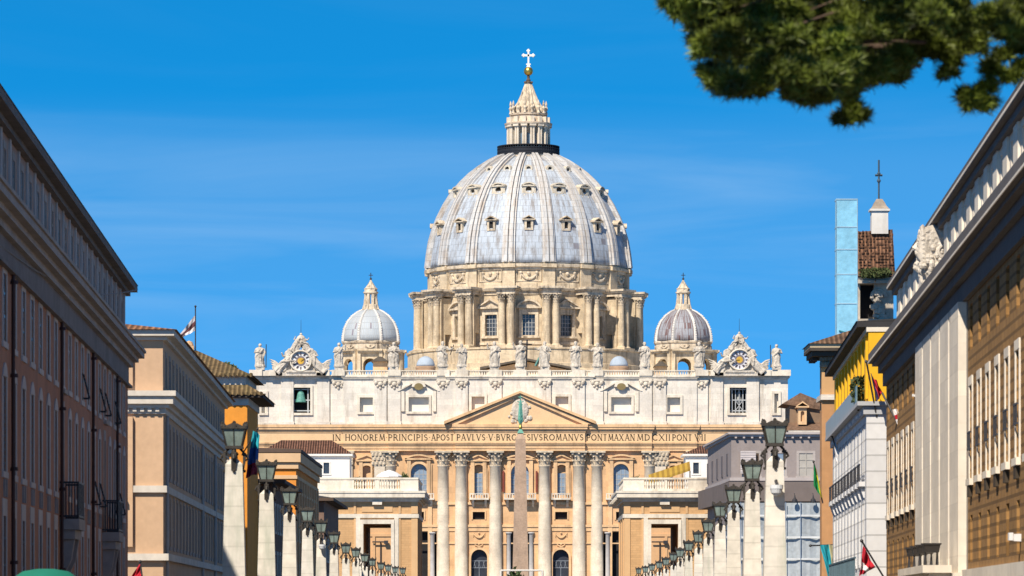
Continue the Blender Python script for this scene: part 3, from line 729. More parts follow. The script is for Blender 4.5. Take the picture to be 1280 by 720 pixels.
for k, (pxc, pyc) in enumerate(((376.2, 451.5), (924.2, 450.0))):
    cx, cz = fx(pxc), fz(pyc); y = -.9; rnd = random.Random(20 + k); sgk = 1
    g = MB(); b0 = len(g.v)
    ring = [(13.9 * S, 0), (13.9 * S, -.35), (13.2 * S, -.6), (12.3 * S, -.6), (11.6 * S, -.3), (11.4 * S, .02)]
    g.lathe(ring, 40); g.xform(Matrix.Translation((cx, y, cz)) @ Matrix.Rotation(R(-90), 4, 'X'), b0)
    for v in range(b0, len(g.v)): pass
    cl = g.build("clock", travertine_plain, BAS, smooth=False)
    def disc(r0, r1, yy, mt, nm, n=40):
        q = MB(); 
        for i in range(n):
            a, b = 2 * math.pi * i / n, 2 * math.pi * (i + 1) / n
            q.pxz([(cx + r0 * math.cos(a), cz + r0 * math.sin(a)), (cx + r1 * math.cos(a), cz + r1 * math.sin(a)), (cx + r1 * math.cos(b), cz + r1 * math.sin(b)), (cx + r0 * math.cos(b), cz + r0 * math.sin(b))], yy, y + .5)
        return q.build(nm, mt, cl)
    disc(0.001, 11.5 * S, y - .05, dial_m if k == 0 else dial2_m, "dial")
    disc(3.8 * S, 6.2 * S, y - .09, M_("violet_grey_ring", (.20, .17, .19) if k == 0 else (.42, .36, .40)), "chapter_ring")
    disc(0.001, 4.0 * S, y - .13, M_("gilt_sun_disc", (.62, .38, .06), rough=.4), "sun_disc")
    for i in range(12):
        q = MB(); a = 2 * math.pi * i / 12; u = Vector((math.sin(a), 0, math.cos(a))); p = Vector((cx, y - .12, cz))
        q.bar(p + u * 7.3 * S, p + u * 10.5 * S, .13); 
        if i % 3: q.bar(p + u * 7.3 * S + Vector((.22, 0, 0)), p + u * 10.5 * S + Vector((.22, 0, 0)), .08)
        q.build("hour_mark", M_("dark_numeral", (.10, .09, .11)), cl)
    q = MB(); q.bar((cx, y - .2, cz), (cx + 5.6 * S * (.8 if k == 0 else -.9), y - .2, cz + 5.6 * S * (.5 if k == 0 else -.1)), .12); q.build("hand", gold_m, cl)
    # surround: plinth, volutes, tiara, cherubs, reclining angels
    g = MB(); yb = -.4
    g.box(cx - 31 * S, cx + 31 * S, yb - .8, 2.2, fz(470.2), fz(466)); g.box(cx - 18 * S, cx + 18 * S, yb - 1.0, 2.1, fz(466), fz(463.4))
    g.box(cx - 12 * S, cx + 12 * S, yb - .3, 1.6, fz(463.4), cz + 14 * S)
    for sg in (-1, 1):
        g.pxz([(cx + sg * 12 * S, fz(466)), (cx + sg * 27 * S, fz(466)), (cx + sg * 24 * S, fz(458)), (cx + sg * 17 * S, fz(451)), (cx + sg * 15 * S, cz + 6 * S), (cx + sg * 12 * S, cz + 13 * S)], yb - .1, 1.2)
        scroll(g, cx + sg * 22 * S, fz(460), 4.4 * S, yb - .4, 1.6, -sg, .5, math.pi / 2)
        scroll(g, cx + sg * 15.5 * S, cz + 9 * S, 3.2 * S, yb - .4, 1.5, sg, .42, -math.pi / 2)
        g.tube([(cx + sg * 12 * S, yb - .3, cz + 13 * S), (cx + sg * 16 * S, yb - .4, cz + 7 * S), (cx + sg * 19 * S, yb - .4, cz - 3 * S), (cx + sg * 27 * S, yb - .4, fz(463))], [.35, .5, .5, .4], 7)
        figure(g, 5.2, 40 + k * 4 + sg, 0, ('out', 'up'), tilt_m(cx + sg * 30 * S, yb - .6, fz(466), -sg * 42, 1))
        figure(g, 3.4, 50 + k * 4 + sg, 0, ('up', 'out'), tilt_m(cx + sg * 11 * S, yb - .5, cz + 12 * S, -sg * 30, 1))
        for w_ in range(5): g.tube([(cx + sg * (26 - w_) * S, yb - .2, fz(458 - w_)), (cx + sg * (33 + w_ * .6) * S, yb, fz(452 + w_ * 2.2)), (cx + sg * (39 - w_) * S, yb, fz(449 + w_ * 3.2))], [.35, .3, .06], 5)
    g.lathe([(1.15, cz + 20 * S), (1.25, cz + 22 * S), (1.05, cz + 22.6 * S), (1.2, cz + 25 * S), (1.0, cz + 25.6 * S), (1.05, cz + 28 * S), (.75, cz + 31 * S), (.25, cz + 33 * S), (.01, cz + 33.4 * S)], 18, cx, .2)
    g.ball((cx, .1, cz + 33.8 * S), .3, 8)
    g.bar((cx - 5 * S, 0, cz + 15 * S), (cx + 6 * S, 0, cz + 27 * S), .3); g.bar((cx + 5 * S, 0, cz + 15 * S), (cx - 6 * S, 0, cz + 27 * S), .3)
    for i in range(46):
        a = rnd.uniform(-.25, math.pi + .25); q = rnd.uniform(14.5, 19) * S; g.ball((cx + q * math.cos(a) * 1.05, yb - .35, cz + q * math.sin(a)), rnd.uniform(.28, .6), 7, sz=rnd.uniform(.8, 1.5))
    for i in range(26):
        q = rnd.uniform(16, 33) * rnd.choice((-1, 1)); g.ball((cx + q * S, yb - .3, fz(466) + rnd.uniform(0, 1) * (36 - abs(q)) * .12 * 1.2), rnd.uniform(.25, .55), 7)
    g.build("clock_surround", statue_m, BAS)
    g = MB(); g.tube([(cx, .2, cz + 33 * S), (cx, .2, cz + 52 * S)], [.06, .03], 5); g.build("lightning_rod", iron_m, BAS)
# ------------------------------------------------------------------ nave roof, drum, dome
DC = FD + 130; S2 = DC / F
CX = PX(660.5, DC) - PX(650, FD); CY = DC - FD
def dz(py): return EYE + (HY - py) * S2 - BASE
terracotta = tile_mat("old_brown_tiles", (0.20, 0.12, 0.075), (0.09, 0.06, 0.045))
roofslate = M_("dark_roof_covering", (0.10, 0.085, 0.07), var=.3, scale=.6)
D3 = FD + 49
def p3(px): return PX(px, D3) - PX(650, FD)
def z3(py): return EYE + (HY - py) * D3 / F - BASE
g = MB(); g.pxz([(p3(608), fz(476)), (p3(708), fz(476)), (p3(708), z3(462)), (p3(658), z3(452)), (p3(608), z3(462))], D3 - FD, CY - 20); g.build("nave_gable", ochre_plain, BAS)
g = MB()
for a, b in ((600, 658), (716, 658)):
    g.pxz([(p3(a), z3(462)), (p3(b), z3(450.8)), (p3(b), z3(448.5)), (p3(a), z3(459.5))], D3 - FD - 2.5, CY - 20)
g.build("nave_roof", roofslate, BAS)
g = MB(); g.box(-55, 55, 17, CY + 40, 0, fz(470) - 1.0); g.build("nave_block", travertine_plain, BAS)
g = MB(); g.lathe([(31.5, dz(500)), (31.5, dz(470)), (30.6, dz(468)), (30.6, dz(462)), (29.6, dz(461)), (29.6, dz(445)), (29.9, dz(444.5)), (29.9, dz(442.5)), (20, dz(442))], 96)
g.build("drum_podium", drum_m, BAS, (CX, CY, 0))
NB = 16; RW = 23.4
angs = [R(11.25 + 22.5 * k) for k in range(-5, 5)]
wangs = [R(22.5 * k) for k in range(-5, 6)]
zb_, zc0, zc1, zt_ = dz(441.5), dz(387.5), dz(376.5), dz(368.5)
# panels with windows
hw = RW * math.tan(R(11.25)) + .02
wz0, wz1 = dz(426.5), dz(401)
g = MB(); g.wall(-hw, hw, zb_ - .5, zt_, [(-1.5, 1.5, wz0, wz1)], -RW, .9); panel_me = g.mesh("drum_wall", drum_m)
g = MB(); g.box(-1.55, 1.55, -RW + .7, -RW + .85, wz0 - .05, wz1 + .05); dpane = g.mesh("pane", dglass_m)
g = MB()
for i in (-1, 0, 1): g.box(i * .75 - .07, i * .75 + .07, -RW + .55, -RW + .69, wz0, wz1)
for i in range(1, 5): g.box(-1.5, 1.5, -RW + .57, -RW + .68, wz0 + i * 1.0 - .06, wz0 + i * 1.0 + .06)
dbars = g.mesh("glazing_bar", bar_m)
def dsurround(kind):
    g = MB(); y = -RW
    g.box(-2.3, -1.52, y - .35, y + .02, wz0 - .2, wz1 + .6); g.box(1.52, 2.3, y - .35, y + .02, wz0 - .2, wz1 + .6); g.box(-1.52, 1.52, y - .35, y + .02, wz1 + .02, wz1 + .6)
    g.box(-2.6, 2.6, y - .6, y + .02, wz0 - .65, wz0 - .21); g.box(-2.3, 2.3, y - .4, y + .02, wz1 + .61, wz1 + 1.4)
    (seg_pediment if kind else tri_pediment)(g, -3.0, 3.0, wz1 + 1.85, 1.75 if kind else 1.6, .42, y - 1.15, y + .02)
    g.box(-3.2, 3.2, y - .3, y + .02, wz0 - 2.2, wz0 - 1.6)
    return g.mesh("window_surround", drum_trim)
dsur = (dsurround(True), dsurround(False))
for k, a in zip(range(-5, 6), wangs):
    o = put("drum_wall", panel_me, BAS, (CX, CY, 0), a)
    w_ = put("window_surround", dsur[k % 2], o); put("pane", dpane, o); put("glazing_bar", dbars, o)
# buttresses with paired columns
g = MB()
g.box(-1.55, 1.55, -RW - 3.4, -RW - 1.9, zb_ - .4, zt_ - 2); g.box(-1.55, 1.55, -RW - 1.9, -RW + .5, zb_ + 3.6, zt_ - 2)
g.box(-2.4, 2.4, -29.3, -RW - 1.8, zb_ - .6, zb_ + .25)
for sg in (-1, 1): g.box(sg * 1.15 - .95, sg * 1.15 + .95, -RW - 3.5, -RW - 3.3, zb_, zc1)
butt_me = g.mesh("buttress", drum_m)
g = MB()
g.box(-2.25, 2.25, -28.45, -RW + .4, zc1, zc1 + .55); g.box(-2.3, 2.3, -28.55, -RW + .4, zc1 + .56, zt_ - .75)
g.box(-2.65, 2.65, -29.0, -RW + .3, zt_ - .74, zt_ - .4); g.box(-2.95, 2.95, -29.35, -RW + .2, zt_ - .39, zt_ + .1)
bent_me = g.mesh("entablature_block", drum_trim)
r_ = .84
g = MB(); g.lathe([(r_ * 1.4, 0), (r_ * 1.4, .4), (r_ * 1.15, .6), (r_ * 1.0, .75), (r_, (zc0 - zb_) * .4), (r_ * .88, zc0 - zb_)], 16)
dcol_me = g.mesh("column", drum_m, True); dcap_me = capital_mb(r_ * .86, zc1 - zc0).mesh("capital", drum_trim)
g = MB(); g.lathe([(r_ * 1.4, 0), (r_ * 1.4, .4), (r_ * 1.15, .6), (r_ * 1.0, .75), (r_, (zc0 - zb_) * .4), (r_ * .88, zc0 - zb_)], 16); b0 = len(g.v); nf = len(g.f)
c_ = capital_mb(r_ * .86, zc1 - zc0); c_.xform(Matrix.Translation((0, 0, zc0 - zb_))); g.m = 1; g._add(c_.v, c_.f)
dcol_me = g.mesh("column", [drum_m, drum_trim])
for a in angs:
    o = put("buttress", butt_me, BAS, (CX, CY, 0), a); put("entablature_block", bent_me, o)
    for sg in (-1, 1): put("column", dcol_me, o, (sg * 1.12, -27.55, zb_))
# entablature ring on the wall, attic with swags, cornice
g = MB(); g.lathe([(RW, zc1 - .1), (RW + .3, zc1), (RW + .3, zt_ - .8), (RW + .9, zt_ - .7), (RW + 1.2, zt_ - .1), (RW + 1.2, zt_), (RW, zt_ + .1)], 96); g.build("drum_cornice", drum_trim, BAS, (CX, CY, 0))
za0, za1 = zt_ - .1, dz(345.5); RA = 24.1
g = MB(); g.lathe([(RA, za0), (RA + .25, za0 + .1), (RA + .25, za0 + 1.2), (RA, za0 + 1.3), (RA, za1)], 96); g.build("dome_attic", drum_m, BAS, (CX, CY, 0))
g = MB(); g.lathe([(RA - .1, za1 - .3), (RA + .35, za1 - .2), (RA + .45, za1 + .35), (RA + .95, za1 + .5), (RA + 1.05, za1 + 1.1), (RA + .4, za1 + 1.25), (RA + .3, dz(337.5)), (RA - 1, dz(337))], 96); g.build("dome_cornice", drum_trim, BAS, (CX, CY, 0))
g = MB(); g.box(-1.5, 1.5, -RA - .75, -RA + .3, za0, za1 + .2); g.box(-1.75, 1.75, -RA - 1.5, -RA + .3, za1 + .3, za1 + 1.2); g.box(-1.4, 1.4, -RA - .95, -RA + .3, za1 + 1.21, dz(337)); apil_me = g.mesh("attic_pilaster", drum_m)
for a in angs: put("attic_pilaster", apil_me, BAS, (CX, CY, 0), a)
g = MB(); swag(g, 0, za0 + 3.4, 3.8, 1.25, -RA - .05, .3)
for sg in (-1, 1): g.ball((sg * 1.9, -RA - .1, za0 + 3.7), .42, 8)
g.ball((0, -RA - .1, za0 + 3.5), .5, 8)
fr_ = [(-3.0, za0 + 1.6, 3.0, za0 + 1.75), (-3.0, za0 + 4.5, 3.0, za0 + 4.65)]
for x0, z0, x1, z1 in fr_: g.box(x0, x1, -RA - .08, -RA + .3, z0, z1)
for x in (-3.0, 2.85): g.box(x, x + .15, -RA - .08, -RA + .3, za0 + 1.6, za0 + 4.65)
sw_me = g.mesh("garland_relief", drum_trim)
for a in wangs: put("garland_relief", sw_me, BAS, (CX, CY, 0), a)

# the great dome: lead shell with 16 ribs and three tiers of dormers
lead = lead_mat("pale_lead_sheets", (0.44, 0.50, 0.58), (0.24, 0.24, 0.28), 0.013, (0.20, 0.175, 0.16), 1.1)
PROF = [(126.3, 337.5), (125.5, 330), (124.3, 320), (121.8, 305), (117.5, 290), (112, 276), (104, 260), (94.5, 245), (83, 231.5), (72, 221), (60, 212), (49, 205), (40, 200.5), (34, 198)]
prof = [(r * S2, dz(y)) for r, y in PROF]
g = MB(); g.lathe(prof, 128)
DOME = g.build("dome", lead, BAS, (CX, CY, 0), smooth=True)
rib_lead = lead_mat("rib_lead", (0.55, 0.555, 0.56), (0.34, 0.32, 0.32), 0.012, (0.36, 0.27, 0.19), 0.8)
g = MB()
def ribstrip(g, x0f, x1f, lift0, lift1, h):
    vs = []; n = len(prof)
    for i, (r, z) in enumerate(prof):
        t = i / (n - 1); w0 = (x0f * (1 - t) + x0f * .62 * t); w1 = (x1f * (1 - t) + x1f * .62 * t)
        a = prof[max(0, i - 1)]; b = prof[min(n - 1, i + 1)]; dr, dzz = b[0] - a[0], b[1] - a[1]; l_ = math.hypot(dr, dzz)
        nr, nz = dzz / l_, -dr / l_
        rr, zz = r + nr * h, z + nz * h
        for x in (w0, w1): vs.append((x, -(r - .3), z)); vs.append((x, -rr, zz))
    fs = []
    for i in range(n - 1):
        o = i * 4; q = o + 4
        fs += [(o + 1, o + 3, q + 3, q + 1), (o, o + 1, q + 1, q), (o + 3, o + 2, q + 2, q + 3)]
    fs.append((0, 2, 3, 1)); g._add(vs, fs)
ribstrip(g, -1.65, 1.65, 0, 0, .45); ribstrip(g, -1.15, -.2, 0, 0, 1.0); ribstrip(g, .2, 1.15, 0, 0, 1.0)
rib_me = g.mesh("rib", rib_lead)
for k in range(16): put("rib", rib_me, DOME, (0, 0, 0), R(11.25 + 22.5 * k))
def rad_at(z):
    for (r0, z0), (r1, z1) in zip(prof, prof[1:]):
        if z0 <= z <= z1: return r0 + (r1 - r0) * (z - z0) / (z1 - z0)
def dormer(yf, kind):
    rr0 = None; z = dz(yf)
    # front point rises by perspective: shift down until it lands on the row seen at the front
    for _ in range(6):
        rr = rad_at(z) or 10; z = EYE + (HY - yf) * (DC - rr) / F - BASE
    g = MB()
    if kind == 0:
        y0 = -rr - .6; y1 = -rr + 4
        g.box(-1.05, -.5, y0, y1, z - .9, z + .9); g.box(.5, 1.05, y0, y1, z - .9, z + .9); g.box(-1.05, 1.05, y0, y1, z - 1.3, z - .88); g.box(-1.05, 1.05, y0, y1, z + .88, z + 1.15)
        tri_pediment(g, -1.45, 1.45, z + 1.4, .65, .24, y0 - .4, y1); vm = MB(); vm.box(-.51, .51, y0 + .4, y0 + .5, z - .9, z + .9)
    else:
        rr_, sz = ((1.35, 1.0), (.95, .95))[kind - 1]; y0 = -rr - (.6 if kind == 1 else .55); y1 = -rr + 3.5 + kind * 2
        b0 = len(g.v); g.lathe([(rr_ * .52, y0 + .5), (rr_ * .55, y0), (rr_, y0), (rr_ * 1.05, y0 + .3), (rr_ * 1.0, y1)], 18)
        g.xform(Matrix.Translation((0, 0, z)) @ Matrix(((1, 0, 0, 0), (0, 0, 1, 0), (0, 1.0 * sz, 0, 0), (0, 0, 0, 1))), b0)
        if kind == 1:
            g.box(-1.7, -1.2, y0 + .1, y1, z - 1.2, z + .9); g.box(1.2, 1.7, y0 + .1, y1, z - 1.2, z + .9)
            seg_pediment(g, -1.75, 1.75, z + 1.1, .7, .3, y0 - .3, y1)
            for sg in (-1, 1): g.ball((sg * 1.0, y0, z - 1.5), .4, 7)
            g.box(-1.2, 1.2, y0 + .1, y1, z - 1.9, z - 1.4)
        vm = MB(); b0 = 0; vm.lathe([(.01, y0 + .45), (rr_ * .56, y0 + .45)], 14); vm.xform(Matrix.Translation((0, 0, z)) @ Matrix(((1, 0, 0, 0), (0, 0, 1, 0), (0, 1, 0, 0), (0, 0, 0, 1))), 0)
    return g.mesh("dormer", drum_trim if kind == 0 else M_("pale_dormer_stone", (.60, .54, .44), grime=.7, gcol=(.22, .17, .12), tilt=.9, fine=.12)), vm.mesh("dormer_opening", void_m if kind == 0 else M_("dim_dormer_opening", (.16, .13, .10)))
for yf, kind in ((281, 0), (237, 1), (210.5, 2)):
    dm, vm = dormer(yf, kind)
    for a in wangs: put("dormer", dm, DOME, (0, 0, 0), a); put("dormer_opening", vm, DOME, (0, 0, 0), a)
# run-off stain under the dormers is in the sheet material; lightning slits near the springing
g = MB()
for a in (-33.0, 33.0):
    b0 = len(g.v); g.box(-.35, .35, -prof[1][0] - .7, -prof[1][0] + .6, dz(331), dz(324)); g.xform(Matrix.Rotation(R(a), 4, 'Z'), b0)
g.build("hatch", M_("brown_hatch", (.10, .07, .05)), DOME)

# lantern
LN = put("lantern", MB().lathe([(36.5 * S2, dz(199.5)), (37.2 * S2, dz(198.5)), (37.2 * S2, dz(195.5)), (35 * S2, dz(195)), (28.5 * S2, dz(194.6)), (28.5 * S2, dz(190)), (20 * S2, dz(189.5)), (19.6 * S2, dz(158)), (27 * S2, dz(157.5)), (29.6 * S2, dz(157)), (30 * S2, dz(155)), (25 * S2, dz(154)), (23.5 * S2, dz(149)), (21 * S2, dz(145.5)), (23.5 * S2, dz(145)), (23.8 * S2, dz(143)), (13.5 * S2, dz(142.5))], 64).mesh("lantern", M_("lantern_stone", (.58, .48, .37), var=.2, scale=.8, grime=.8, gcol=(.28, .20, .13), fine=.12, tilt=.9)), BAS, (CX, CY, 0))
g = MB(); RR = 38.6 * S2
for i in range(72):
    a = 2 * math.pi * i / 72; g.box(math.sin(a) * RR - .06, math.sin(a) * RR + .06, -math.cos(a) * RR - .06, -math.cos(a) * RR + .06, dz(195.5), dz(184.5))
for y in (184.5, 188, 192, 195): g.lathe([(RR - .1, dz(y)), (RR + .1, dz(y)), (RR + .1, dz(y) + .22), (RR - .1, dz(y) + .22), (RR - .1, dz(y))], 72)
g.lathe([(RR + .02, dz(195.3)), (RR + .02, dz(188.5))], 72)
g.build("railing", M_("black_railing", (.015, .018, .026), rough=.7), LN)
lcol = MB()
for sg in (-1, 1): lcol.lathe([(.38, 0), (.38, .3), (.29, .45), (.27, dz(162) - dz(189)), (.36, dz(160) - dz(189)), (.4, dz(157.6) - dz(189))], 10, sg * .31, 0)
lcol.box(-.42, .42, .1, 1.6, 0, dz(158) - dz(189)); lcol.box(-.8, .8, -.6, 1.5, dz(159.4) - dz(189), dz(156.6) - dz(189)); lcol.box(-.4, .4, -.3, 1.6, dz(156.5) - dz(189), dz(147) - dz(189))
lcol_me = lcol.mesh("column", M_("lantern_column_stone", (.66, .58, .47), grime=.4, gcol=(.34, .25, .17), fine=.1))
g = MB(); g.box(-.6, .6, -20 * S2 - .15, -20 * S2 + .3, dz(188), dz(168)); g.m = 0; lw_me = g.mesh("lantern_window", M_("lantern_glass", (.13, .20, .28), rough=.3))
g = MB(); z0 = dz(143)
g.lathe([(.42, 0), (.3, .3), (.2, .7), (.45, 1.3), (.16, 1.8), (.3, 2.2), (.22, 2.6), (.01, 3.2)], 8); cand_me = g.mesh("candelabrum", drum_trim)
for k in range(16):
    a = R(11.25 + 22.5 * k); q = 26.0 * S2
    put("column", lcol_me, LN, (math.sin(a) * q, -math.cos(a) * q, dz(189.5)), a)
    put("lantern_window", lw_me, LN, (0, 0, 0), R(22.5 * k))
    q = 22.6 * S2; put("candelabrum", cand_me, LN, (math.sin(a) * q, -math.cos(a) * q, z0))
flute = lambda a, z: 1 + .10 * math.cos(16 * a)
g = MB(); g.lathe([(19 * S2, dz(143.3)), (18.5 * S2, dz(138)), (16.5 * S2, dz(134)), (14 * S2, dz(130)), (12.2 * S2, dz(127)), (9 * S2, dz(119)), (6.3 * S2, dz(111)), (4.2 * S2, dz(105)), (3.4 * S2, dz(104))], 64, mod=flute)
g.build("spire", drum_trim, LN)
g = MB(); g.lathe([(5 * S2, dz(104.2)), (4.2 * S2, dz(103)), (2.6 * S2, dz(101.5)), (2.9 * S2, dz(100)), (1.6 * S2, dz(98)), (1.8 * S2, dz(95)), (1.0 * S2, dz(94))], 16); 
for k in range(6): g.ball((4.4 * S2 * math.cos(k), 4.4 * S2 * math.sin(k), dz(103)), .32, 6)
g.build("spire_cap", M_("dark_spire_cap", (.10, .075, .055)), LN)
g = MB(); g.ball((0, 0, dz(89)), 5.7 * S2, 24); g.build("ball", gold_m, LN, smooth=True)
g = MB(); cw = .21
g.box(-cw, cw, -cw, cw, dz(83), dz(64)); g.box(-5.6 * S2, 5.6 * S2, -cw, cw, dz(70.6) , dz(68))
for x, z in ((0, dz(63.5)), (-6 * S2, dz(69.3)), (6 * S2, dz(69.3))):
    for q in ((0, 0), (.3, 0), (-.3, 0), (0, .3), (0, -.3)): g.ball((x + q[0] * .8, 0, z + q[1] * .8), .26, 8)
g.box(-.55, .55, -.3, .3, dz(81.2), dz(79.6)); g.frustum(0, 0, dz(84.5), dz(81), .5, .5, .25, .25)
g.build("cross", M_("white_cross", (.80, .78, .72)), LN)

# the two smaller domes
D4 = FD + 86; S4 = D4 / F
def small_dome(pxc, lead_m):
    cx = PX(pxc, D4) - PX(650, FD); cy = D4 - FD
    z = lambda py: EYE + (HY - py) * S4 - BASE
    P = [(36.6, 427.5), (36.3, 421), (34.6, 412), (30.5, 403), (24, 395.5), (17, 390.5), (11, 387.5)]
    pr = [(r * S4, z(y)) for r, y in P]
    me = MB().lathe(pr, 64).mesh("small_dome", lead_m, True); root = put("small_dome", me, BAS, (cx, cy, 0)); 
    q = R(22.5); ra = 41.5 * S4; ap = ra * math.cos(q); hw_ = ra * math.sin(q)
    g = MB(); ow = 1.55
    for k in range(8):
        b0 = len(g.v); g.wall(-hw_, hw_, z(478), z(441), [(-ow, ow, z(470), z(450))], -ap, 1.0); g.arch_fill(-ow, ow, z(450) - ow, -ap, -ap + 1)
        for sg in (-1, 1): g.box(sg * 2.55 - .4, sg * 2.55 + .4, -ap - .6, -ap + .02, z(470), z(443))
        g.box(-hw_ + .1, hw_ - .1, -ap - .75, -ap + .3, z(443), z(440.8)); g.box(-hw_ * .98, hw_ * .98, -ap - 1.2, -ap + .3, z(440.8), z(438.5))
        g.xform(Matrix.Rotation(k * 2 * q, 4, 'Z'), b0)
    g.build("small_drum", drum_m, root)
    g = MB(); rot = Matrix.Rotation(q, 4, 'Z')
    g.lathe([(36 * S4, z(441)), (37 * S4, z(439)), (37 * S4, z(431)), (38.2 * S4, z(430.5)), (39 * S4, z(428.8)), (38.5 * S4, z(427.6)), (36 * S4, z(427))], 8); g.xform(rot); 
    for k in range(8):
        b0 = len(g.v); swag(g, 0, z(434), 2.2, .5, -37 * S4 * math.cos(q) - .05, .16); g.xform(Matrix.Rotation(k * 2 * q, 4, 'Z'), b0)
    g.build("small_attic", drum_trim, root)
    g = MB()
    for k in range(8):
        b0 = len(g.v)
        pts = [(0, -r - .05, zz) for r, zz in pr]; g.tube(pts, [.42 - .22 * i / len(pts) for i in range(len(pts))], 6); 
        for i, (r, zz) in enumerate(pr[:-1]):
            for t in (0, .33, .66): rr = r + (pr[i + 1][0] - r) * t; zq = zz + (pr[i + 1][1] - zz) * t; g.ball((0, -rr - .4, zq), .17, 5)
        g.xform(Matrix.Rotation(q + k * 2 * q, 4, 'Z'), b0)
    g.build("rib", M_("pale_rib", (.60, .58, .55), grime=.5, gcol=(.3, .25, .2)), root)
    g = MB()
    g.lathe([(12 * S4, z(389)), (12.2 * S4, z(387)), (10 * S4, z(386.5)), (9.5 * S4, z(381)), (8.6 * S4, z(380.5))], 16)
    for k in range(8):
        b0 = len(g.v); g.box(-.28, .28, -8.2 * S4, -5.6 * S4, z(382), z(367)); g.pyz([(-12 * S4, z(388)), (-8.2 * S4, z(388)), (-8.2 * S4, z(373)), (-8.8 * S4, z(374)), (-9.6 * S4, z(381))], -.16, .16); g.xform(Matrix.Rotation(q + k * 2 * q, 4, 'Z'), b0)
    g.lathe([(8.2 * S4, z(367.5)), (9.4 * S4, z(366.5)), (9.4 * S4, z(365)), (7.8 * S4, z(364.5)), (7.6 * S4, z(361.5)), (8.2 * S4, z(361)), (6.4 * S4, z(360)), (4.2 * S4, z(356.5)), (2.2 * S4, z(353)), (1.2 * S4, z(351)), (.9 * S4, z(350))], 24, mod=lambda a, zz: 1 + (.08 * math.cos(8 * a) if zz > z(362) else 0))
    g.build("small_lantern", drum_trim, root)
    g = MB(); g.ball((0, 0, z(348.6)), 1.5 * S4, 10); g.bar((0, 0, z(348)), (0, 0, z(341)), .09); g.bar((-.5, 0, z(344)), (.5, 0, z(344)), .08); g.build("finial", iron_m, root)
    return root
small_dome(463.5, lead_mat("small_dome_lead", (.41, .46, .51), (.22, .20, .25), .05, (.36, .33, .30), .6))
small_dome(854, lead_mat("stained_dome_lead", (.32, .34, .38), (.16, .10, .10), .14, (.14, .085, .085), 2.2))
# two little lead cupolas behind the parapet
for px in (532, 773.5):
    D5 = FD + 36; s5 = D5 / F; cx = PX(px, D5) - PX(650, FD); z = lambda py: EYE + (HY - py) * s5 - BASE
    g = MB(); g.lathe([(12.4 * s5, z(475)), (12.4 * s5, z(461)), (12.8 * s5, z(460.5)), (12.8 * s5, z(458.5)), (11.6 * s5, z(458))], 32)
    o = g.build("cupola", M_("brown_cupola_base", (.40, .27, .18), grime=.4), BAS, (cx, D5 - FD, 0))
    g = MB(); g.lathe([(11.6 * s5 * math.cos(i * math.pi / 16), z(458) + 2.3 * math.sin(i * math.pi / 16)) for i in range(9)], 32); g.build("cupola_roof", M_("blue_grey_lead", (.36, .43, .52), var=.15), o, smooth=True)
# little aedicule houses on the roof
for px, wd, yt, yb in ((475, 11, 446, 466), (826, 9, 452, 466)):
    D5 = FD + 24; s5 = D5 / F; cx = PX(px, D5) - PX(650, FD); z = lambda py: EYE + (HY - py) * s5 - BASE
    g = MB(); g.box(cx - wd * s5 * .8, cx + wd * s5 * .8, 24, 29, z(yb + 6), z(yt + 6)); o = g.build("roof_hut", ochre_plain, BAS)
    g = MB(); g.pxz([(cx - wd * s5, z(yt + 6)), (cx + wd * s5, z(yt + 6)), (cx + wd * s5 * .2, z(yt)), (cx - wd * s5 * .2, z(yt))], 23, 30); g.build("hut_roof", roofslate, o)

# ------------------------------------------------------------------ statues on the parapet
ST = [(325.3, 34, ('bent', 'down'), 'staff', "robed stone statue with staff at the parapet's left end, beyond the left clock"),
      (424, 35, ('bent', 'up'), None, "robed stone statue on the parapet right beside the left clock's carved surround"),
      (492.5, 36, ('bent', 'bent'), None, "robed stone statue in front of the right side of the left small ribbed dome"),
      (553.5, 37, ('bent', 'out'), 'cross2', "robed stone statue on the parapet standing just right of the left blue lead cupola"),
      (577, 34, ('bent', 'bent'), None, "stone statue with both arms folded, second to the right of the left blue cupola"),
      (618, 37, ('up', 'bent'), None, "robed stone statue left of the tall cross bearer, above the pediment's left half"),
      (650.5, 38, ('up', 'bent'), 'cross', "tallest stone statue carrying a dark cross at the middle of the parapet"),
      (681, 37, ('out', 'bent'), 'saltire', "robed stone statue with greenish slanted staff right of the cross bearer"),
      (719.5, 37, ('bent', 'bent'), None, "robed stone statue above the right end of the pediment, second right of the cross bearer"),
      (747, 35, ('out', 'bent'), None, "robed stone statue with outstretched arm on the parapet left of the right blue cupola"),
      (805.5, 36, ('bent', 'down'), None, "robed stone statue before the left side of the brown-stained small dome"),
      (873.5, 36, ('bent', 'bent'), None, "robed stone statue on the parapet between the brown-stained small dome and the right clock"),
      (970.5, 33, ('down', 'bent'), 'staff', "robed stone statue with staff at the parapet's right end, beyond the right clock")]
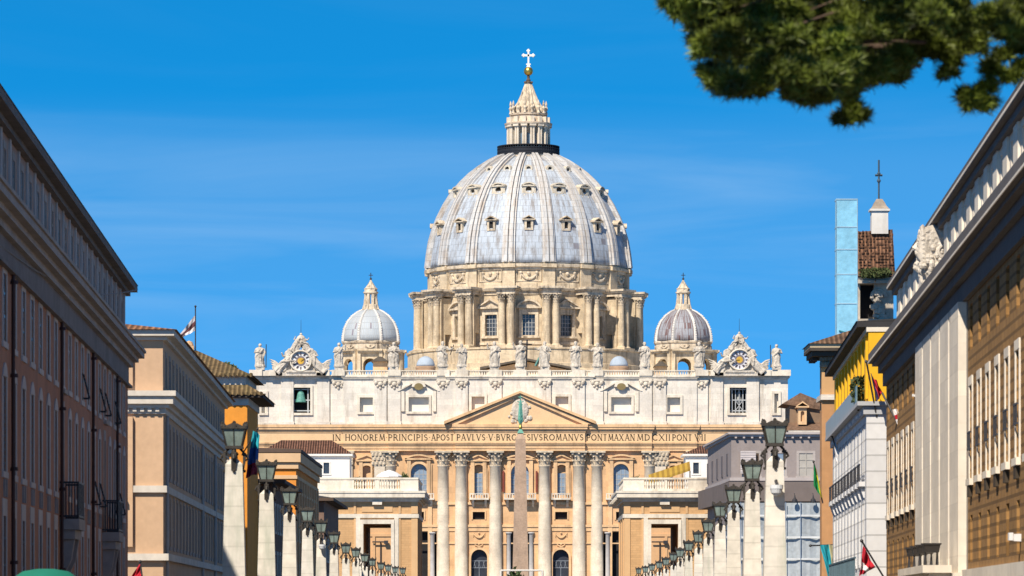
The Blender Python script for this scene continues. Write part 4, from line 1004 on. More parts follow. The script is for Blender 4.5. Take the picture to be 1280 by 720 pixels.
for i, (px, hp, arms, held, lab) in enumerate(ST):
    h = hp * S * .92; g = MB()
    g.box(-.95, .95, -.7, .7, 0, .6)
    figure(g, h - .3, 100 + i * 7, arm=arms, M=Matrix.Translation((0, 0, .55)), robe=1.2)
    o = g.build("statue", statue_m, None, (PX(650, FD) + fx(px), FD - .45, BASE + fz(462.6)))
    tag(o, lab, "statue", "stone statues along the basilica parapet")
    q = MB()
    if held == 'staff': q.bar((1.3 if px < 600 else -1.3, -.6, .4), (1.35 if px < 600 else -1.35, -.6, h * 1.02), .09)
    elif held == 'cross': q.bar((1.25, -.7, .6), (1.45, -.7, h * 1.08), .17); q.bar((.35, -.7, h * .93), (2.5, -.7, h * .9), .16)
    elif held == 'saltire': q.bar((-2.0, .55, .9), (-.6, .5, h * .62), .28)
    elif held == 'cross2': q.bar((1.6, -.7, h * .55), (2.4, -.7, h * .92), .09); q.bar((1.7, -.7, h * .86), (2.5, -.7, h * .75), .08)
    if held: q.build("staff" if held == 'staff' else "cross", iron_m if held != 'saltire' else M_("verdigris_cross", (.10, .24, .22)), o)

# ------------------------------------------------------------------ obelisk in the square
DO = 812.0; so_ = DO / F
zo = lambda py: EYE + (HY - py) * so_ - 2.2
OB = thing("obelisk", "tall plain granite obelisk topped by green bronze ornament in front of the basilica", "obelisk", (PX(650.6, DO), DO, 2.2))
granite = M_("pink_grey_granite", (.40, .285, .205), var=.16, scale=.5, grime=.5, gcol=(.22, .17, .14), fine=.14, rough=.7)
g = MB(); hb = 9.9 * so_; ht = 6.3 * so_
g.frustum(0, 0, zo(728), zo(549), hb * 1.03, hb * 1.03, ht, ht); g.frustum(0, 0, zo(549), zo(537.5), ht, ht, .16, .16); g.build("shaft", granite, OB)
g = MB(); g.box(-2.6, 2.6, -2.6, 2.6, 0, 1.0); g.box(-2.2, 2.2, -2.2, 2.2, 1.0, zo(738)); g.box(-2.0, 2.0, -2.0, 2.0, zo(738), zo(729)); g.build("pedestal", travertine_plain, OB)
g = MB(); g.frustum(0, 0, zo(541.5), zo(536.5), .62, .62, .22, .22)
for i in range(3): g.ball((0, 0, zo(524 - i * 4.5)), (.45, .4, .33)[i], 10, sz=1.0)
g.lathe([(.2, zo(537)), (.22, zo(530)), (.42, zo(526)), (.34, zo(515)), (.24, zo(505)), (.1, zo(500))], 10, mod=lambda a, z: 1 + .2 * math.cos(5 * a))
for i in range(5): a = i * 2 * math.pi / 5; g.bar((0, 0, zo(503)), (math.sin(a) * .62, 0, zo(503) + math.cos(a) * .62), .09)
g.bar((0, 0, zo(503)), (0, 0, zo(494)), .09); g.bar((-.42, 0, zo(496.5)), (.42, 0, zo(496.5)), .09)
g.build("bronze_finial", M_("verdigris_bronze", (.12, .34, .27), var=.35, scale=2, rough=.6), OB)
g = MB(); g.lathe([(.28, zo(536)), (.34, zo(534)), (.2, zo(531)), (.3, zo(529.5))], 10); g.build("gilt_collar", gold_m, OB)
# ------------------------------------------------------------------ street buildings
def street(name, label, cat, side, X0, vpx, D0, D1):
    """Empty at the wall foot; local x runs along the wall (left side: away from us, right side: towards us), -y is the street"""
    tn = (vpx - 640) / F
    if side == 'L': o = thing(name, label, cat, (X0 + tn * D0, D0, 0), R(90) - math.atan(tn)); o["d0"] = D0
    else: o = thing(name, label, cat, (X0 + tn * D1, D1, 0), R(-90) - math.atan(tn)); o["d0"] = D1
    del o["d0"]
    return o
def fit(o, sx, sy, sz, z):
    o.scale = (sx, sy, sz); o.location.z = z
def win_mesh(w_, h, fw=.28, proud=.03, sill=True, arched=False, hood=False, key=""):
    g = MB()
    g.box(-w_ / 2 - fw, -w_ / 2 - .005, -proud, .02, 0, h); g.box(w_ / 2 + .005, w_ / 2 + fw, -proud, .02, 0, h)
    if arched:
        pts, _ = seg_poly(-w_ / 2 - fw, w_ / 2 + fw, h, .45, .2); g.pxz(pts, -proud - .02, .02); g.box(-w_ / 2 - fw, w_ / 2 + fw, -proud, .02, h - .005, h + .004)
    else: g.box(-w_ / 2 - fw, w_ / 2 + fw, -proud, .02, h + .005, h + fw)
    if hood: g.box(-w_ / 2 - fw * 1.5, w_ / 2 + fw * 1.5, -proud - .15, .02, h + fw + .25, h + fw + .42)
    if sill: g.box(-w_ / 2 - fw - .1, w_ / 2 + fw + .1, -proud - .04, .02, -.2, -.005)
    return g
def pane_mesh(w_, h, d, shut=False):
    g = MB(); g.box(-w_ / 2 - .02, w_ / 2 + .02, d - .02, d + .05, -.02, h + .02)
    g.box(-.05, .05, d - .08, d - .021, 0, h)
    if shut:
        for i in range(int(h / .22)): g.box(-w_ / 2, w_ / 2, d - .05, d - .022, i * .22 + .02, i * .22 + .1)
    else:
        for t in (.38, .72): g.box(-w_ / 2, w_ / 2, d - .07, d - .022, h * t - .04, h * t + .04)
    return g
def window_row(root, xs, z0, w_, h, fm, pm, depth=.08, y=0.0, shut=False, **kw):
    wm = win_mesh(w_, h, **kw).mesh("window", fm); pm_ = pane_mesh(w_, h, depth, shut).mesh("pane", pm); pm2 = pane_mesh(w_, h * .999, depth * .8, not shut).mesh("pane", pm)
    pm3 = pane_mesh(w_, h * .998, depth, False).mesh("pane", M_("pale_curtain", (.40, .38, .35), var=.15)); pm4 = pane_mesh(w_, h * .997, depth, True).mesh("pane", M_("brown_shutter", (.13, .09, .065), var=.2))
    pr = random.Random(int(z0 * 10) + len(xs))
    for i, x in enumerate(xs):
        o = put("window", wm, root, (x, y, z0)); k = pr.random(); put("pane", pm_ if k < .62 else pm2 if k < .8 else pm3 if k < .9 else pm4, o)
def ops_row(xs, z0, w_, h): return [(x - w_ / 2, x + w_ / 2, z0, z0 + h) for x in xs]

# --- big terracotta palace on the left, in shade
terra = M_("terracotta_plaster", (0.48, 0.225, 0.13), var=.16, scale=.25, grime=.4, gcol=(.22, .13, .09), fine=.08)
grey_stone = M_("grey_travertine", (.42, .37, .34), var=.14, scale=.4, grime=.4, gcol=(.22, .2, .18), fine=.1)
dark_stone = M_("dark_grey_stone", (.24, .21, .20), var=.2, scale=.4, grime=.4, fine=.1)
frame_stone = M_("window_frame_stone", (.62, .56, .53), var=.12, scale=.6, grime=.3)
shutter_m = M_("grey_blue_shutter", (.20, .21, .23), var=.2, scale=.8)
A = street("palazzo", "long terracotta palazzo in shade with drainpipes and two iron balconies, nearest on the left", "building", 'L', -10.9, 450, 110, 206); fit(A, .63, .8, .97, -2.63)
LA = 153.4
bx_ = [3.5 + i * 6.0 for i in range(25)]
BALX = [81.5, 123.5]
xs1 = bx_; xs2 = [b for b in bx_ if min(abs(b - q) for q in BALX) > 3.2]
m = MB()
rows = ops_row(xs1, 13.0, 1.8, 2.15) + ops_row(xs2, 8.9, 1.8, 3.0) + ops_row(BALX, 8.0, 1.5, 4.0) + ops_row(xs2, 5.0, 1.7, 2.5) + ops_row(BALX, 2.7, 2.6, 2.4)
m.wall(0, LA, 1.5, 15.4, rows, 0, .12); m.shell(0, LA, 0, 14, 1.5, 17.2); m.build("wall", terra, A)
window_row(A, xs1, 13.0, 1.8, 2.15, frame_stone, dglass_m, fw=.55)
window_row(A, xs2, 8.9, 1.8, 3.0, frame_stone, shutter_m, shut=True, arched=True, fw=.6)
window_row(A, BALX, 8.0, 1.5, 4.0, grey_stone, dglass_m, hood=True, fw=.45, sill=False)
window_row(A, xs2, 5.0, 1.7, 2.5, frame_stone, shutter_m, fw=.55)
g = MB(); g.box(-.14, .14, -.09, .02, 8.1, 8.66)
rep("sill_bracket", g, grey_stone, A, [(x + q, 0, 0) for x in xs2 for q in (-.6, .6)])
g = MB(); g.box(0, LA + .05, -.06, 14.05, 15.4, 16.4); g.box(0, LA + .25, -.25, 14.2, 15.3, 15.42); g.build("frieze", dark_stone, A)
g = MB(); g.box(0, LA + .3, -.3, 14.2, 16.3, 16.55); g.box(0, LA + .5, -.62, 14.3, 16.55, 16.75); g.box(0, LA + .7, -.95, 14.4, 16.75, 17.0); g.box(0, LA + .8, -1.05, 14.5, 17.0, 17.12); g.build("cornice", grey_stone, A)
m = MB(); aw = [2.6 + i * 5.6 for i in range(28) if 2.6 + i * 5.6 < LA - 1]
m.wall(0, LA, 17.12, 19.8, ops_row(aw, 17.5, 1.3, 1.75), .15, .12); m.shell(0, LA, .15, 13.8, 17.12, 19.8); m.build("attic_wall", M_("brown_attic_plaster", (.44, .30, .24), var=.15, scale=.4, grime=.3), A)
window_row(A, aw, 17.5, 1.3, 1.75, grey_stone, dglass_m, y=.15, fw=.25, proud=.03, sill=False)
g = MB(); g.box(2.5, 3.1, .06, .16, 17.12, 19.75); rep("attic_pilaster", g, frame_stone, A, [(x, 0, 0) for x in aw])
g = MB(); g.box(0, LA + .15, -.15, 14, 19.75, 19.95); g.box(0, LA + .45, -.55, 14.3, 19.95, 20.25); g.pyz([(-.6, 20.26), (14.3, 20.26), (14.3, 20.36), (7, 22.0), (-.3, 20.62)], 0, LA + .45); g.build("roof", M_("dark_eaves_roof", (.17, .145, .13), var=.25, scale=1), A)
for x in (43.0, 78.6, 108.5, 136.6):
    g = MB(); g.tube([(x, -.12, 2), (x, -.12, 15.3)], .075, 8)
    for z in (4, 6, 9, 12, 15): g.lathe([(.16, z), (.14, z + .12)], 8, x, -.16)
    g.build("drainpipe", M_("dark_red_brown_pipe", (.07, .03, .025), rough=.5), A)
for x in BALX:
    g = MB(); g.box(x - 2.7, x + 2.7, -.9, .02, 7.55, 7.95); g.box(x - 2.5, x + 2.5, -.7, .02, 7.2, 7.54)
    for q in (-1.9, 1.9): g.pyz([(0, 7.19), (-.65, 7.19), (-.5, 6.4), (-.2, 5.9), (0, 5.7)], x + q - .3, x + q + .3)
    o = g.build("balcony", grey_stone, A)
    g = MB()
    for i in range(33): t = -2.6 + 5.2 * i / 32; g.box(x + t - .025, x + t + .025, -.85, -.8, 7.95, 9.3)
    for i in range(6):
        for q in (-2.6, 2.6): y = -.82 + .8 * i / 6; g.box(x + q - .025, x + q + .025, y - .025, y + .025, 7.95, 9.3)
    for z in (8.02, 9.28): g.box(x - 2.65, x + 2.65, -.88, -.78, z, z + .07); g.box(x - 2.65, x - 2.58, -.8, 0, z, z + .07); g.box(x + 2.58, x + 2.65, -.8, 0, z, z + .07)
    g.build("railing", iron_m, o)
    g = MB()   # rusticated portal under the balcony
    for q in (-1, 1):
        for i in range(8): e = .12 if i % 2 else .2; a, b = sorted((q * 1.32, q * (2.2 + e))); g.box(x + a, x + b, -.35 - e * .3, .02, 2 + i * .5, 2 + i * .5 + .47)
    g.box(x - 2.3, x + 2.3, -.4, .02, 5.11, 5.6); g.build("portal", grey_stone, A)
    g = MB(); g.box(x - 1.32, x + 1.32, .3, .38, 2, 5.1); g.build("door", M_("dark_wood_door", (.05, .035, .025)), A)
def hinged_shutter(root, x, z, w_, h, out, m_):
    g = MB(); t = .022
    p = [Vector((x - w_ / 2, -.05, z + h)), Vector((x + w_ / 2, -.05, z + h)), Vector((x + w_ / 2, -out, z)), Vector((x - w_ / 2, -out, z))]
    for a, b in zip(p, p[1:] + p[:1]): g.bar(a, b, t)
    for i in range(1, 7): a = p[0].lerp(p[3], i / 7); b = p[1].lerp(p[2], i / 7); g.bar(a, b, .02)
    g.bar(p[2], (x + w_ / 2, -.05, z), .02); g.bar(p[3], (x - w_ / 2, -.05, z), .02)
    g.build("hinged_shutter", m_, root)
for x, z in [(bx_[16], 13.0), (bx_[19], 13.0), (bx_[20], 13.0), (bx_[22], 13.0), (bx_[18], 8.9), (bx_[19], 8.9), (bx_[23], 8.9)]:
    hinged_shutter(A, x, z + .1, 1.2, 1.0, .36, iron_m)

# --- cream palace beyond it: sunlit end wall, shaded street side
cream = M_("cream_pink_plaster", (.55, .37, .235), var=.08, scale=.3, grime=.2, gcol=(.42, .28, .19), fine=.05)
cream_stone = M_("cream_white_trim", (.60, .55, .48), var=.12, scale=.5, grime=.35, gcol=(.36, .32, .28), fine=.08)
rooftile = tile_mat("orange_brown_tiles", (.34, .17, .09), (.16, .085, .05))
B = street("palazzo", "cream palazzo with sunlit windowless end wall and stacked cornices behind the terracotta palazzo", "building", 'L', -12.92, 509, 233, 313); fit(B, 1.0, 1.0, 1.028, -3.69)
LB = 79.0; WB = 14.0
bb = [3.0 + i * 3.65 for i in range(21)]
m = MB(); m.wall(0, LB, -1.5, 16.6, ops_row(bb, 12.3, 1.2, 2.6) + ops_row(bb, 8.7, 1.2, 2.5) + ops_row(bb, 4.2, 1.2, 2.6), 0, .12); m.shell(0, LB, 0, WB, -1.5, 16.6)
for y0 in (1.6, 3.4, 8.0): m.box(-.25, -.001, y0, y0 + 1.6, 8.6, 15.3)
for y0 in (1.6, 4.4, 8.4): m.box(-.22, -.001, y0, y0 + 2.0, 16.9, 18.7)
m.wall(0, LB, 16.6, 19.3, ops_row(bb, 16.9, 1.1, 1.6), .02, .12); m.shell(0, LB, .02, WB - .02, 16.6, 19.3)
m.build("wall", cream, B)
for z, h, sh in ((12.3, 2.6, True), (8.7, 2.5, True), (4.2, 2.6, False), (16.9, 1.6, True)): window_row(B, bb, z, 1.2 if z < 16 else 1.1, h, M_("dull_cream_frame", (.36, .31, .28), var=.12), shutter_m, shut=sh, fw=.26, sill=z < 16, y=0 if z < 16 else .02)
g = MB()
for z0, z1, p in ((15.45, 15.75, .12), (15.75, 15.95, .3), (15.95, 16.35, .55), (16.35, 16.62, .7), (11.4, 11.75, .2), (7.9, 8.25, .3)): g.box(-p, LB + p, -p, WB + .1, z0, z1)
for i in range(30): g.box(-.27, -.02, .2 + i * .4, .4 + i * .4, 15.56, 15.74)
g.box(-.2, LB + .2, -.2, WB, 19.25, 19.45); g.box(-.55, LB + .5, -.6, WB, 19.45, 19.75); g.build("cornice", cream_stone, B)
g = MB(); e = .75; g._add([(-e, -e, 19.76), (LB + e, -e, 19.76), (LB + e, WB, 19.76), (-e, WB, 19.76), (5.5, 7, 20.9), (LB - 5.5, 7, 20.9)], [(0, 1, 5, 4), (1, 2, 5), (2, 3, 4, 5), (3, 0, 4), (3, 2, 1, 0)]); g.build("roof", rooftile, B)
pale_pipe = M_("pale_pipe", (.42, .42, .42))
for x in (1.2, 42, 60): g = MB(); g.tube([(x, -.15, 3.7), (x, -.15, 15.4)], .09, 8); g.build("drainpipe", pale_pipe, B)
g = MB(); g.tube([(-.15, 2.9, 3.7), (-.15, 2.9, 11.2)], .09, 8); g.build("drainpipe", pale_pipe, B)
g = MB(); g.box(-.7, -.0, 2.0, 3.4, 11.0, 11.25); g.build("wall_canopy", pale_pipe, B)

# --- orange tower house with two-tier tiled roof
orange = M_("orange_plaster", (.72, .29, .04), var=.1, scale=.3, grime=.3, gcol=(.42, .16, .03), fine=.06)
mossy = tile_mat("mossy_tiles", (.20, .14, .07), (.10, .085, .04), moss=(.11, .11, .035))
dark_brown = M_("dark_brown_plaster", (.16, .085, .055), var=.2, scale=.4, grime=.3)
C_ = thing("tower_house", "orange house under a two-tier mossy tiled pyramid roof with flagpole on top", "building", (-24, 327, 0)); fit(C_, 1.075, .8, 1.075, -4.65)
def hip(g, hx, hy, z0, zt, rx=0.0, over=0): g._add([(-hx, -hy, z0), (hx, -hy, z0), (hx, hy, z0), (-hx, hy, z0), (-rx, 0, zt), (rx, 0, zt)], [(0, 1, 5, 4), (1, 2, 5), (2, 3, 4, 5), (3, 0, 4), (3, 2, 1, 0)])
m = MB(); 
cw = [-2.6, 0, 2.6]
m.wall(-4.4, 4.4, -2, 19.9, ops_row(cw, 14.0, 1.1, 2.0) + ops_row(cw, 9.5, 1.1, 2.0), -8.5, .3); m.shell(-4.4, 4.4, -8.5, 8.5, -2, 19.9); m.build("wall", orange, C_)
window_row(C_, cw, 14.0, 1.1, 2.0, cream_stone, shutter_m, y=-8.5, shut=True); window_row(C_, cw, 9.5, 1.1, 2.0, cream_stone, shutter_m, y=-8.5, shut=True)
g = MB(); g.box(-4.5, 4.5, -8.6, 8.6, 19.9, 20.4); g.box(-4.3, 4.3, -8.3, 8.3, 21.2, 21.9); g.build("cornice", cream_stone, C_)
g = MB(); g.box(-5.6, 5.5, -9.2, 9.9, 20.41, 20.6); g.build("eaves", M_("dark_eaves", (.05, .04, .035)), C_)
g = MB(); g._add([(-5.7, -9.3, 20.6), (5.6, -9.3, 20.6), (5.6, 10, 20.6), (-5.7, 10, 20.6), (-4.4, -8.35, 21.3), (4.4, -8.35, 21.3), (4.4, 8.4, 21.3), (-4.4, 8.4, 21.3)], [(0, 1, 5, 4), (1, 2, 6, 5), (2, 3, 7, 6), (3, 0, 4, 7), (3, 2, 1, 0)]); hip(g, 4.85, 8.9, 21.9, 24.0, .5)
for i in range(26):
    x = -5.5 + i * .435; g.tube([(x, -9.32, 20.66), (x, -9.42, 20.66)], .15, 6); g.tube([(x * .87, -8.92, 21.95), (x * .87, -9.0, 21.95)], .15, 6)
g.build("roof", mossy, C_)
rnd = random.Random(3)
g = MB(); g.box(-.35, .35, -.35, .35, 23.7, 24.3); g.ball((0, 0, 24.35), .32, 8); g.build("chimney", ochre_plain, C_)
def leaf_clump(name, label, cx, cy, cz, rx, ry, rz_, n, col, size=.22, seed=0, cat="shrub", group=None):
    rng = np.random.default_rng(seed); d = rng.normal(size=(n, 3)); d /= np.linalg.norm(d, axis=1)[:, None]; rad = rng.uniform(.35, 1, n) ** .5
    lump = 1 + .25 * np.sin(d[:, 0] * 5 + seed) * np.cos(d[:, 2] * 4 + d[:, 1] * 3)
    c = d * (rad * lump)[:, None] * np.array([rx, ry, rz_]) + np.array([0, 0, rz_])
    u = rng.normal(size=(n, 3)); u /= np.linalg.norm(u, axis=1)[:, None]; v = np.cross(u, rng.normal(size=(n, 3))); v /= np.linalg.norm(v, axis=1)[:, None]
    s = size * rng.uniform(.6, 1.3, n)[:, None]
    V = np.stack([c - u * s, c + v * s * .5, c + u * s, c - v * s * .5], 1).reshape(-1, 3)
    g = MB(); g.v = [tuple(q) for q in V]; g.f = [(4 * i, 4 * i + 1, 4 * i + 2, 4 * i + 3) for i in range(n)]; g.mi = [0] * n
    g.m = 1; g.tube([(0, 0, -.3), (rx * .1, 0, rz_)], [.06, .03], 5)
    o = g.build(name, [M_("leaf_%s" % name, col, var=.5, scale=2.5, rough=.7), M_("bark", (.08, .06, .04))], None, (cx, cy, cz)); tag(o, label, cat, group); return o
leaf_clump("shrub", "green shrub sprouting from the mossy pyramid roof", PX(283, 330), 330, 19.3, .9, .8, .55, 500, (.07, .09, .03), .16, 5)

# --- lower dark house, orange house with cream bands, dark eaved house further down the left side
def house(name, label, x0, x1, D0, D1, ztop, wallm, eave, rise, roofm, trim=None, winz=(), wincol=None):
    o = thing(name, label, "building", ((x0 + x1) / 2, (D0 + D1) / 2, ground((D0 + D1) / 2)))
    zg = ground((D0 + D1) / 2); hx, hy = (x1 - x0) / 2, (D1 - D0) / 2; zt = ztop - zg
    fw = [-hx + 1.6 + i * 2.6 for i in range(max(1, int((2 * hx - 1.6) / 2.6)))]; sw = [-hy + 2.2 + i * 3.4 for i in range(max(1, int((2 * hy - 2) / 3.4)))]
    m = MB(); m.wall(-hx, hx, -2, zt, [q for z in winz for q in ops_row(fw, z - zg, 1.0, 1.9)], -hy, .3); b0 = len(m.v)
    m.wall(-hy, hy, -2, zt, [q for z in winz for q in ops_row(sw, z - zg, 1.1, 2.0)], -hx, .3); m.xform(Matrix.Rotation(R(90), 4, 'Z'), b0)
    m.quad((-hx, hy, -2), (-hx, -hy, -2), (-hx, -hy, zt), (-hx, hy, zt)); m.quad((hx, hy, -2), (-hx, hy, -2), (-hx, hy, zt), (hx, hy, zt)); m.quad((-hx, -hy, zt), (hx, -hy, zt), (hx, hy, zt), (-hx, hy, zt))
    m.build("wall", wallm, o)
    wm = win_mesh(1.0, 1.9).mesh("window", trim or cream_stone); pm = pane_mesh(1.0, 1.9, .22, True).mesh("pane", shutter_m)
    for z in winz:
        for x in fw: w_ = put("window", wm, o, (x, -hy, z - zg)); put("pane", pm, w_)
        for x in sw: w_ = put("window", wm, o, (hx, x, z - zg), R(90)); put("pane", pm, w_)
    g = MB(); g.box(-hx - eave, hx + eave, -hy - eave, hy + eave, zt, zt + .28); g.build("eaves", M_("brown_eaves", (.10, .07, .055), var=.2), o)
    g = MB(); hip(g, hx + eave - .05, hy + eave - .05, zt + .284, zt + rise, max(0, hx - hy)); g.build("roof", roofm, o)
    return o
def sideX(px, D): return PX(px, D)
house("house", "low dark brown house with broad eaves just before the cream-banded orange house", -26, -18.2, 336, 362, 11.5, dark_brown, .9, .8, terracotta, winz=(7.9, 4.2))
DD = house("house", "orange house with cream bands and heavy brown cornice behind the second left street lamp", -27.0, -18.16, 370, 411, 15.1, M_("orange_brown_plaster", (.68, .26, .045), var=.1, scale=.3, grime=.25, fine=.05), .45, 1.2, terracotta, winz=(7.8, 3.6))
g = MB(); zg = ground(390.5); hx, hy = 4.42, 20.5
for z0, z1, p in ((14.3, 15.05, .4), (13.75, 14.25, .2), (12.9, 13.2, .1), (11.7, 11.95, .08)): g.box(-hx - p, hx + p, -hy - p, hy + p, z0 - zg, z1 - zg)
for i in range(9): y = -hy + 2 + i * 4.6; g.box(hx - .01, hx + .18, y, y + .8, 2, 12.9 - zg)
g.build("cornice", M_("cream_orange_trim", (.66, .45, .26), var=.12, scale=.4, grime=.3), DD)
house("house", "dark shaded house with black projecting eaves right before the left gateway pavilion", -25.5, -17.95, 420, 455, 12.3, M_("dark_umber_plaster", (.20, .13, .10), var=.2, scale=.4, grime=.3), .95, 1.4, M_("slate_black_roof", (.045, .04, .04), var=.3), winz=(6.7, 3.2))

# --- gateway pavilions (left and right) with the tall openings
brick_o = M_("golden_brick", (.60, .37, .18), var=.08, scale=.4, brick=(.9, .3, .03, .8), grime=.15, gcol=(.45, .27, .13), fine=.05)
sP = 565.0 / F
def pz(py): return EYE + (HY - py) * sP - ground(565)
def pavilion(sg, label):
    o = thing("gateway_pavilion", label, "pavilion", (0, 565, ground(565)))
    X_ = lambda px: PX(px, 565)
    if sg < 0: xo, xi = X_(398), X_(522); d0, d1 = X_(454.4), X_(488.8); pil_ = [(X_(444.7), X_(498.5))]
    else: xo, xi = X_(889), X_(780); d0, d1 = X_(814), X_(847.6)
    x0, x1 = min(xo, xi), max(xo, xi); dep = 27.0
    m = MB(); m.wall(x0, x1, -1, pz(625), [(d0, d1, -1, pz(655))], 0, dep)
    m.quad((x0, dep, -1), (x0, 0, -1), (x0, 0, pz(625)), (x0, dep, pz(625))); m.quad((x1, 0, -1), (x1, dep, -1), (x1, dep, pz(625)), (x1, 0, pz(625)))
    m.wall(x0, x1, -1, pz(625), [(d0, d1, -1, pz(655))], dep, .01); m.quad((x0, 0, pz(625)), (x1, 0, pz(625)), (x1, dep, pz(625)), (x0, dep, pz(625)))
    m.build("wall", brick_o, o)
    g = MB(); fo = 4.8 * sP
    for a, b in ((d0 - 9.5 * sP, d0 - 4.2 * sP), (d1 + 4.2 * sP, d1 + 9.5 * sP)): g.box(a, b, -.28, .02, -1, pz(647.5))
    for a, b in ((d0 - 4.1 * sP, d0 - .01), (d1 + .01, d1 + 4.1 * sP)): g.box(a, b, -.4, .02, -1, pz(655))
    g.box(d0 - 4.1 * sP, d1 + 4.1 * sP, -.4, .02, pz(655) + .01, pz(649.5)); g.box(x0 - .15, x1 + .15, -.2, dep, pz(647.4), pz(642.5))
    g.build("door_surround", travertine_plain, o)
    ps_m = M_("golden_brick_strip", (.62, .40, .21), var=.08, grime=.15)
    ins = [(x0, x0 + .8), (x1 - .8, x1), (d0 - 12 * sP, d0 - 9.6 * sP), (d1 + 9.6 * sP, d1 + 12 * sP)]
    for a, b in ins: g = MB(); g.box(a, b, -.12, .01, -1, pz(648)); g.box(a - .02, b + .02, -.14, .01, pz(642), pz(626)); g.build("pilaster", ps_m, o)
    for i in range(3): 
        xs = (x1, x1 + .14) if sg < 0 else (x0 - .14, x0)
        g = MB(); g.box(xs[0], xs[1], 1.5 + i * 9.5, 3.0 + i * 9.5, -1, pz(648)); g.build("pilaster", ps_m, o)
    g = MB(); g.box(d0 - 2 * sP, d1 + 2 * sP, -.09, .01, pz(640), pz(632)); g.build("frieze_panel", ps_m, o)
    g = MB()
    g.box(x0 - .2, x1 + .2, -.25, dep + .2, pz(627), pz(624.5)); g.box(x0 - .5, x1 + .5, -.6, dep + .5, pz(624.5), pz(622)); g.box(x0 - .95, x1 + .95, -1.1, dep + .9, pz(622), pz(616.5)); g.box(x0 - 1.05, x1 + 1.05, -1.2, dep + 1, pz(616.5), pz(613.8))
    g.box((d0 + d1) / 2 - 6 * sP, (d0 + d1) / 2 + 6 * sP, -.6, .01, pz(631), pz(626)); g.build("cornice", travertine_plain, o)
    g = MB(); p = .1
    def rail(xa, xb): g.box(xa, xb, -.1, .4, pz(613.8), pz(611)); g.box(xa, xb, -.15, .45, pz(599.3), pz(597)); 
    rail(x0 - p, x1 + p)
    bal = ((442.5, 469), (474, 500)) if sg < 0 else ((805, 831), (834, 860))
    solid = []; cur = x0 - p
    for a, b in bal:
        solid.append((cur, X_(a))); cur = X_(b)
        n = 8
        for i in range(n): xx = X_(a) + (X_(b) - X_(a)) * (i + .5) / n; g.lathe([(.11, pz(611)), (.07, pz(609)), (.15, pz(606)), (.08, pz(602)), (.12, pz(599.3))], 8, xx, .15)
    solid.append((cur, x1 + p))
    for a, b in solid: g.box(a, b, -.06, .36, pz(611), pz(599.3))
    xs = (x1 - .3, x1 + .1) if sg < 0 else (x0 - .1, x0 + .3)
    g.box(xs[0], xs[1], .45, dep, pz(613.8), pz(611)); g.box(xs[0], xs[1], .45, dep, pz(599.3), pz(597))
    for i in range(40): y = 1 + i * .65; g.lathe([(.12, pz(611)), (.08, pz(609)), (.16, pz(606)), (.09, pz(602)), (.13, pz(599.3))], 7, sum(xs) / 2, y)
    for i in range(30): y = .3 + i * .9; xq = x1 + .95 if sg < 0 else x0 - .95; g.box(xq - .3, xq + .3, y, y + .35, pz(624), pz(622.2))
    g.build("balustrade", travertine_plain, o)
    # white penthouse set back on the terrace
    D6 = 583.0; s6 = D6 / F; y0 = D6 - 565; z6 = lambda py: EYE + (HY - py) * s6 - ground(565); X6 = lambda px: PX(px, D6)
    a, b = (X6(326), X6(437)) if sg < 0 else (X6(857), X6(940))
    white = M_("white_plaster", (.74, .72, .69), var=.06, grime=.2, gcol=(.5, .48, .45))
    wins = [X6(p) for p in (384, 396, 408)] if sg < 0 else [X6(870)]
    g = MB(); g.wall(a, b, pz(613), z6(570), ops_row(wins, z6(592), .75, 1.45), y0, .3); g.shell(a, b, y0, y0 + 7, pz(613), z6(570)); g.build("penthouse_wall", white, o)
    for x in wins: 
        w_ = put("window", win_mesh(.75, 1.45, .16, .06).mesh("window", white), o, (x, y0, z6(592))); put("pane", pane_mesh(.75, 1.45, .2).mesh("pane", dglass_m), w_)
    g = MB(); g.box(a - .4, b + .4, y0 - .4, y0 + 7.4, z6(570), z6(567.5)); g.build("penthouse_cornice", white, o)
    g = MB(); c0, c1 = (a - .4, b + .4); zt = z6(549) if sg < 0 else z6(555)
    g._add([(c0, y0 - .4, z6(567.4)), (c1, y0 - .4, z6(567.4)), (c1, y0 + 7.4, z6(567.4)), (c0, y0 + 7.4, z6(567.4)), (c0 + 2.9, y0 + 3.5, zt), (c1 - 2.9, y0 + 3.5, zt)], [(0, 1, 5, 4), (1, 2, 5), (2, 3, 4, 5), (3, 0, 4), (3, 2, 1, 0)])
    g.build("penthouse_roof", tile_mat("red_brown_tiles", (.22, .11, .075), (.11, .06, .045)), o)
    return o
pavilion(-1, "golden brick gateway pavilion with white balustrade and tall opening, left of the obelisk")
pavilion(1, "golden brick gateway pavilion with white balustrade and tall opening, right of the obelisk")
for sg, lab in ((-1, "orange wall building seen through the left gateway opening"), (1, "orange wall building seen through the right gateway opening")):
    o = thing("back_building", lab, "building", (sg * 20, 640, ground(640))); x0, x1 = (-14, 5.5) if sg < 0 else (-3.5, 14)
    g = MB(); g.box(x0, x1, 0, 10, -2, 15.5); g.box(x0, x1, -.15, 0.01, 12.2, 12.6); g.box(-.3 if sg < 0 else 2.2, .1 if sg < 0 else 2.6, -.2, .01, -2, 12.19)
    g.build("wall", M_("apricot_plaster", (.62, .38, .2), var=.08, fine=.05), o)
    g = MB(); x = .9 if sg < 0 else 1.5; g.tube([(x, -.2, 4), (x, -.2, 11.4)], .09, 6); g.tube([(x - 1.2, -.5, 11.4), (x + .6, -.5, 11.4)], .1, 6); g.box(x + .5, x + 1.1, -.7, -.3, 11.1, 11.6); g.build("bracket_pipe", iron_m, o)
